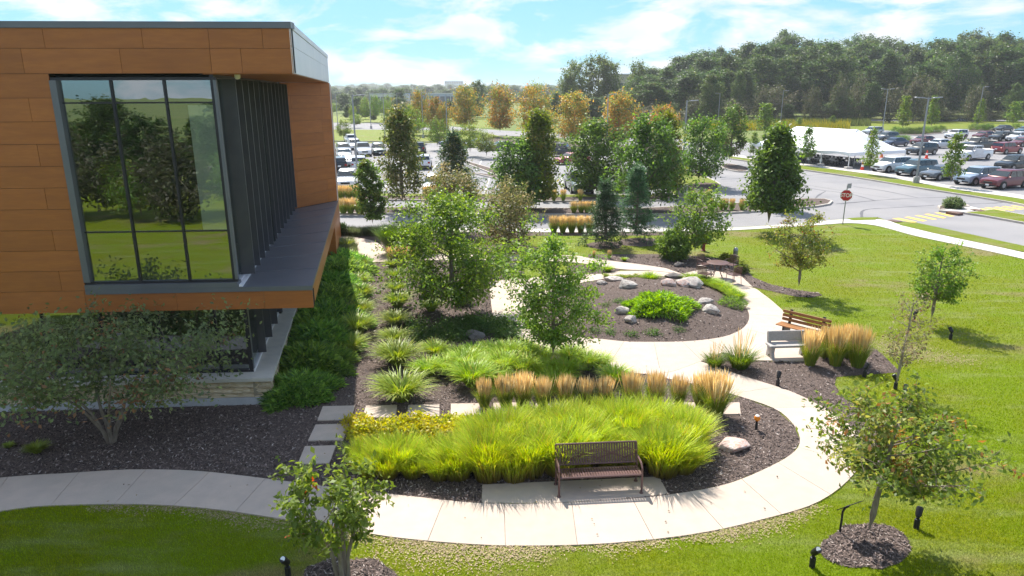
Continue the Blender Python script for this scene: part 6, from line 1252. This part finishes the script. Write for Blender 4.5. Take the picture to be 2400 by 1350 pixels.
# cones
def cone(px, py, label, s=1.0):
    B = G(px, py, RZ); t = thing('traffic_cone', label, 'cone', (B[0], B[1], RZ), 0, 'traffic cones', s); MB().bbox((0, 0, .025), (.42, .42, .05), .01).obj('base', 'cone_orange', t); c = MB().lathe([(.17, .05), (.04, .92)], 12).obj('body', 'cone_orange', t, True); MB().lathe([(.118, .42), (.088, .62)], 12).obj('band', 'sign_white', c, True)
cone(2020, 402, 'orange cone with white band beside the tent ballast', 1.25); cone(2171, 372, 'orange cone by the caution tape near the black car', 1.2); cone(2066, 369, 'orange cone at the end of tent eave', 1.1)
# small orange mower on the far lawn
B = G(2318, 300, -.11); t = thing('orange_mower', 'small orange ride on mower on the far lawn', 'mower', (B[0], B[1], -.1)); MB().bbox((.3, 0, .65), (.9, .8, .4), .1).obj('hood', 'orange_paint', t); MB().bbox((-.5, 0, .75), (.5, .5, .5), .08).obj('seat', 'black_metal', t)
for x, y, r in ((.5, .5, .3), (.5, -.5, .3), (-.6, .55, .42), (-.6, -.55, .42)): MB().tube([(x, y-.1, r), (x, y+.1, r)], r, 12).obj('wheel', 'tyre', t)
# ================================================================== far buildings
mat('far_white', (.60, .60, .62), .8); mat('far_blue', (.30, .38, .52), .6); mat('far_glass', (.06, .08, .11), .15); mat('far_beige', (.50, .44, .36), .8); mat('far_roof', (.30, .36, .46), .6)
def far_block(name, label, xl, xr, ybase, ytop, mt, floors, cols, roof_mt, depth=25, z=-.15):
    A = G(xl, ybase, z); Bq = G(xr, ybase, z); w = Bq[0]-A[0]; h = zat(A, ytop)-z; t = thing(name, label, 'building', (A[0], A[1], z))
    MB().box((w/2, depth/2, h/2), (w, depth, h)).obj('wall', mt, t); MB().box((w/2, depth/2, h+.25), (w+.4, depth+.4, .5)).obj('roof', roof_mt, t)
    for i in range(floors):
        for k in range(cols):
            fw = w/cols; MB().box((fw*(k+.5), -.06, h*(i+.55)/floors), (fw*.82, .1, h/floors*.5)).obj('window', 'far_glass', t)
    return t
far_block('distant_office', 'far blue glass office block above the horizon trees', 1043, 1083, 224, 190, 'far_blue', 4, 8, 'far_blue'); far_block('warehouse', 'long low white warehouse with blue roof across the road', 868, 940, 251, 221, 'far_white', 1, 6, 'far_roof', 40)
far_block('warehouse', 'long low pale warehouse behind the olive maples', 968, 1068, 250, 220, 'far_blue', 1, 8, 'far_white', 40); far_block('distant_office', 'faint pale block on the horizon behind the lamp posts', 855, 878, 222, 197, 'far_white', 3, 5, 'far_white'); far_block('beige_hall', 'beige hall with tall roof showing between the poplars', 1432, 1475, 268, 176, 'far_beige', 1, 3, 'far_white', 30)
# goldenrod field strip and rough grass at the wood edge
def far_blades(px0, px1, y0, y1, n, h, pal, name, label, z=-.13):
    rs = np.random.RandomState(n); px = rs.uniform(px0, px1, n); py = rs.uniform(y0, y1, n); d = _f*FPX+_R*(px-1200)[:, None]+_U*(675-py)[:, None]; t = (z-CAM_H)/d[:, 2]; P = (_C+d*t[:, None])
    a = rs.uniform(0, 6.28, n); w = .35; s = np.c_[np.cos(a), np.sin(a), np.zeros(n)]*w/2; hh = h*rs.uniform(.5, 1.2, n); T = P+np.c_[rs.normal(size=(n, 2))*.2, hh]
    V = np.stack([P+s, P-s, T], 1).reshape(-1, 3); C = np.array(pal)[rs.randint(len(pal), size=n)]; o = stuff(obj(name, mesh_np(name, V, np.arange(3*n).reshape(-1, 3), 'grass_leaf', np.repeat(C, 3, 0)))); o['label'] = label; return o
far_blades(1620, 1990, 290, 306, 9000, 1.4, ((.28, .26, .02), (.18, .20, .03), (.34, .28, .02)), 'goldenrod', 'yellow goldenrod field at the wood edge'); far_blades(1440, 2040, 282, 296, 9000, 1.5, ((.09, .13, .03), (.13, .15, .04)), 'rough_grass', 'rough green grass before the wood')

# ================================================================== summer haze
def haze():
    m = D.materials.new('haze_air'); m.use_nodes = True; nt = m.node_tree; nt.nodes.clear(); o = nt.nodes.new('ShaderNodeOutputMaterial'); v = nt.nodes.new('ShaderNodeVolumePrincipled')
    v.inputs['Color'].default_value = (.90, .95, 1.0, 1); v.inputs['Density'].default_value = .00024; v.inputs['Anisotropy'].default_value = .3; nt.links.new(v.outputs[0], o.inputs['Volume'])
    b = MB().box((0, 900, 20), (3200, 2400, 45)).mesh('haze'); b.materials.append(m); stuff(obj('haze', b))['label'] = 'thin summer haze over the whole site'
haze()
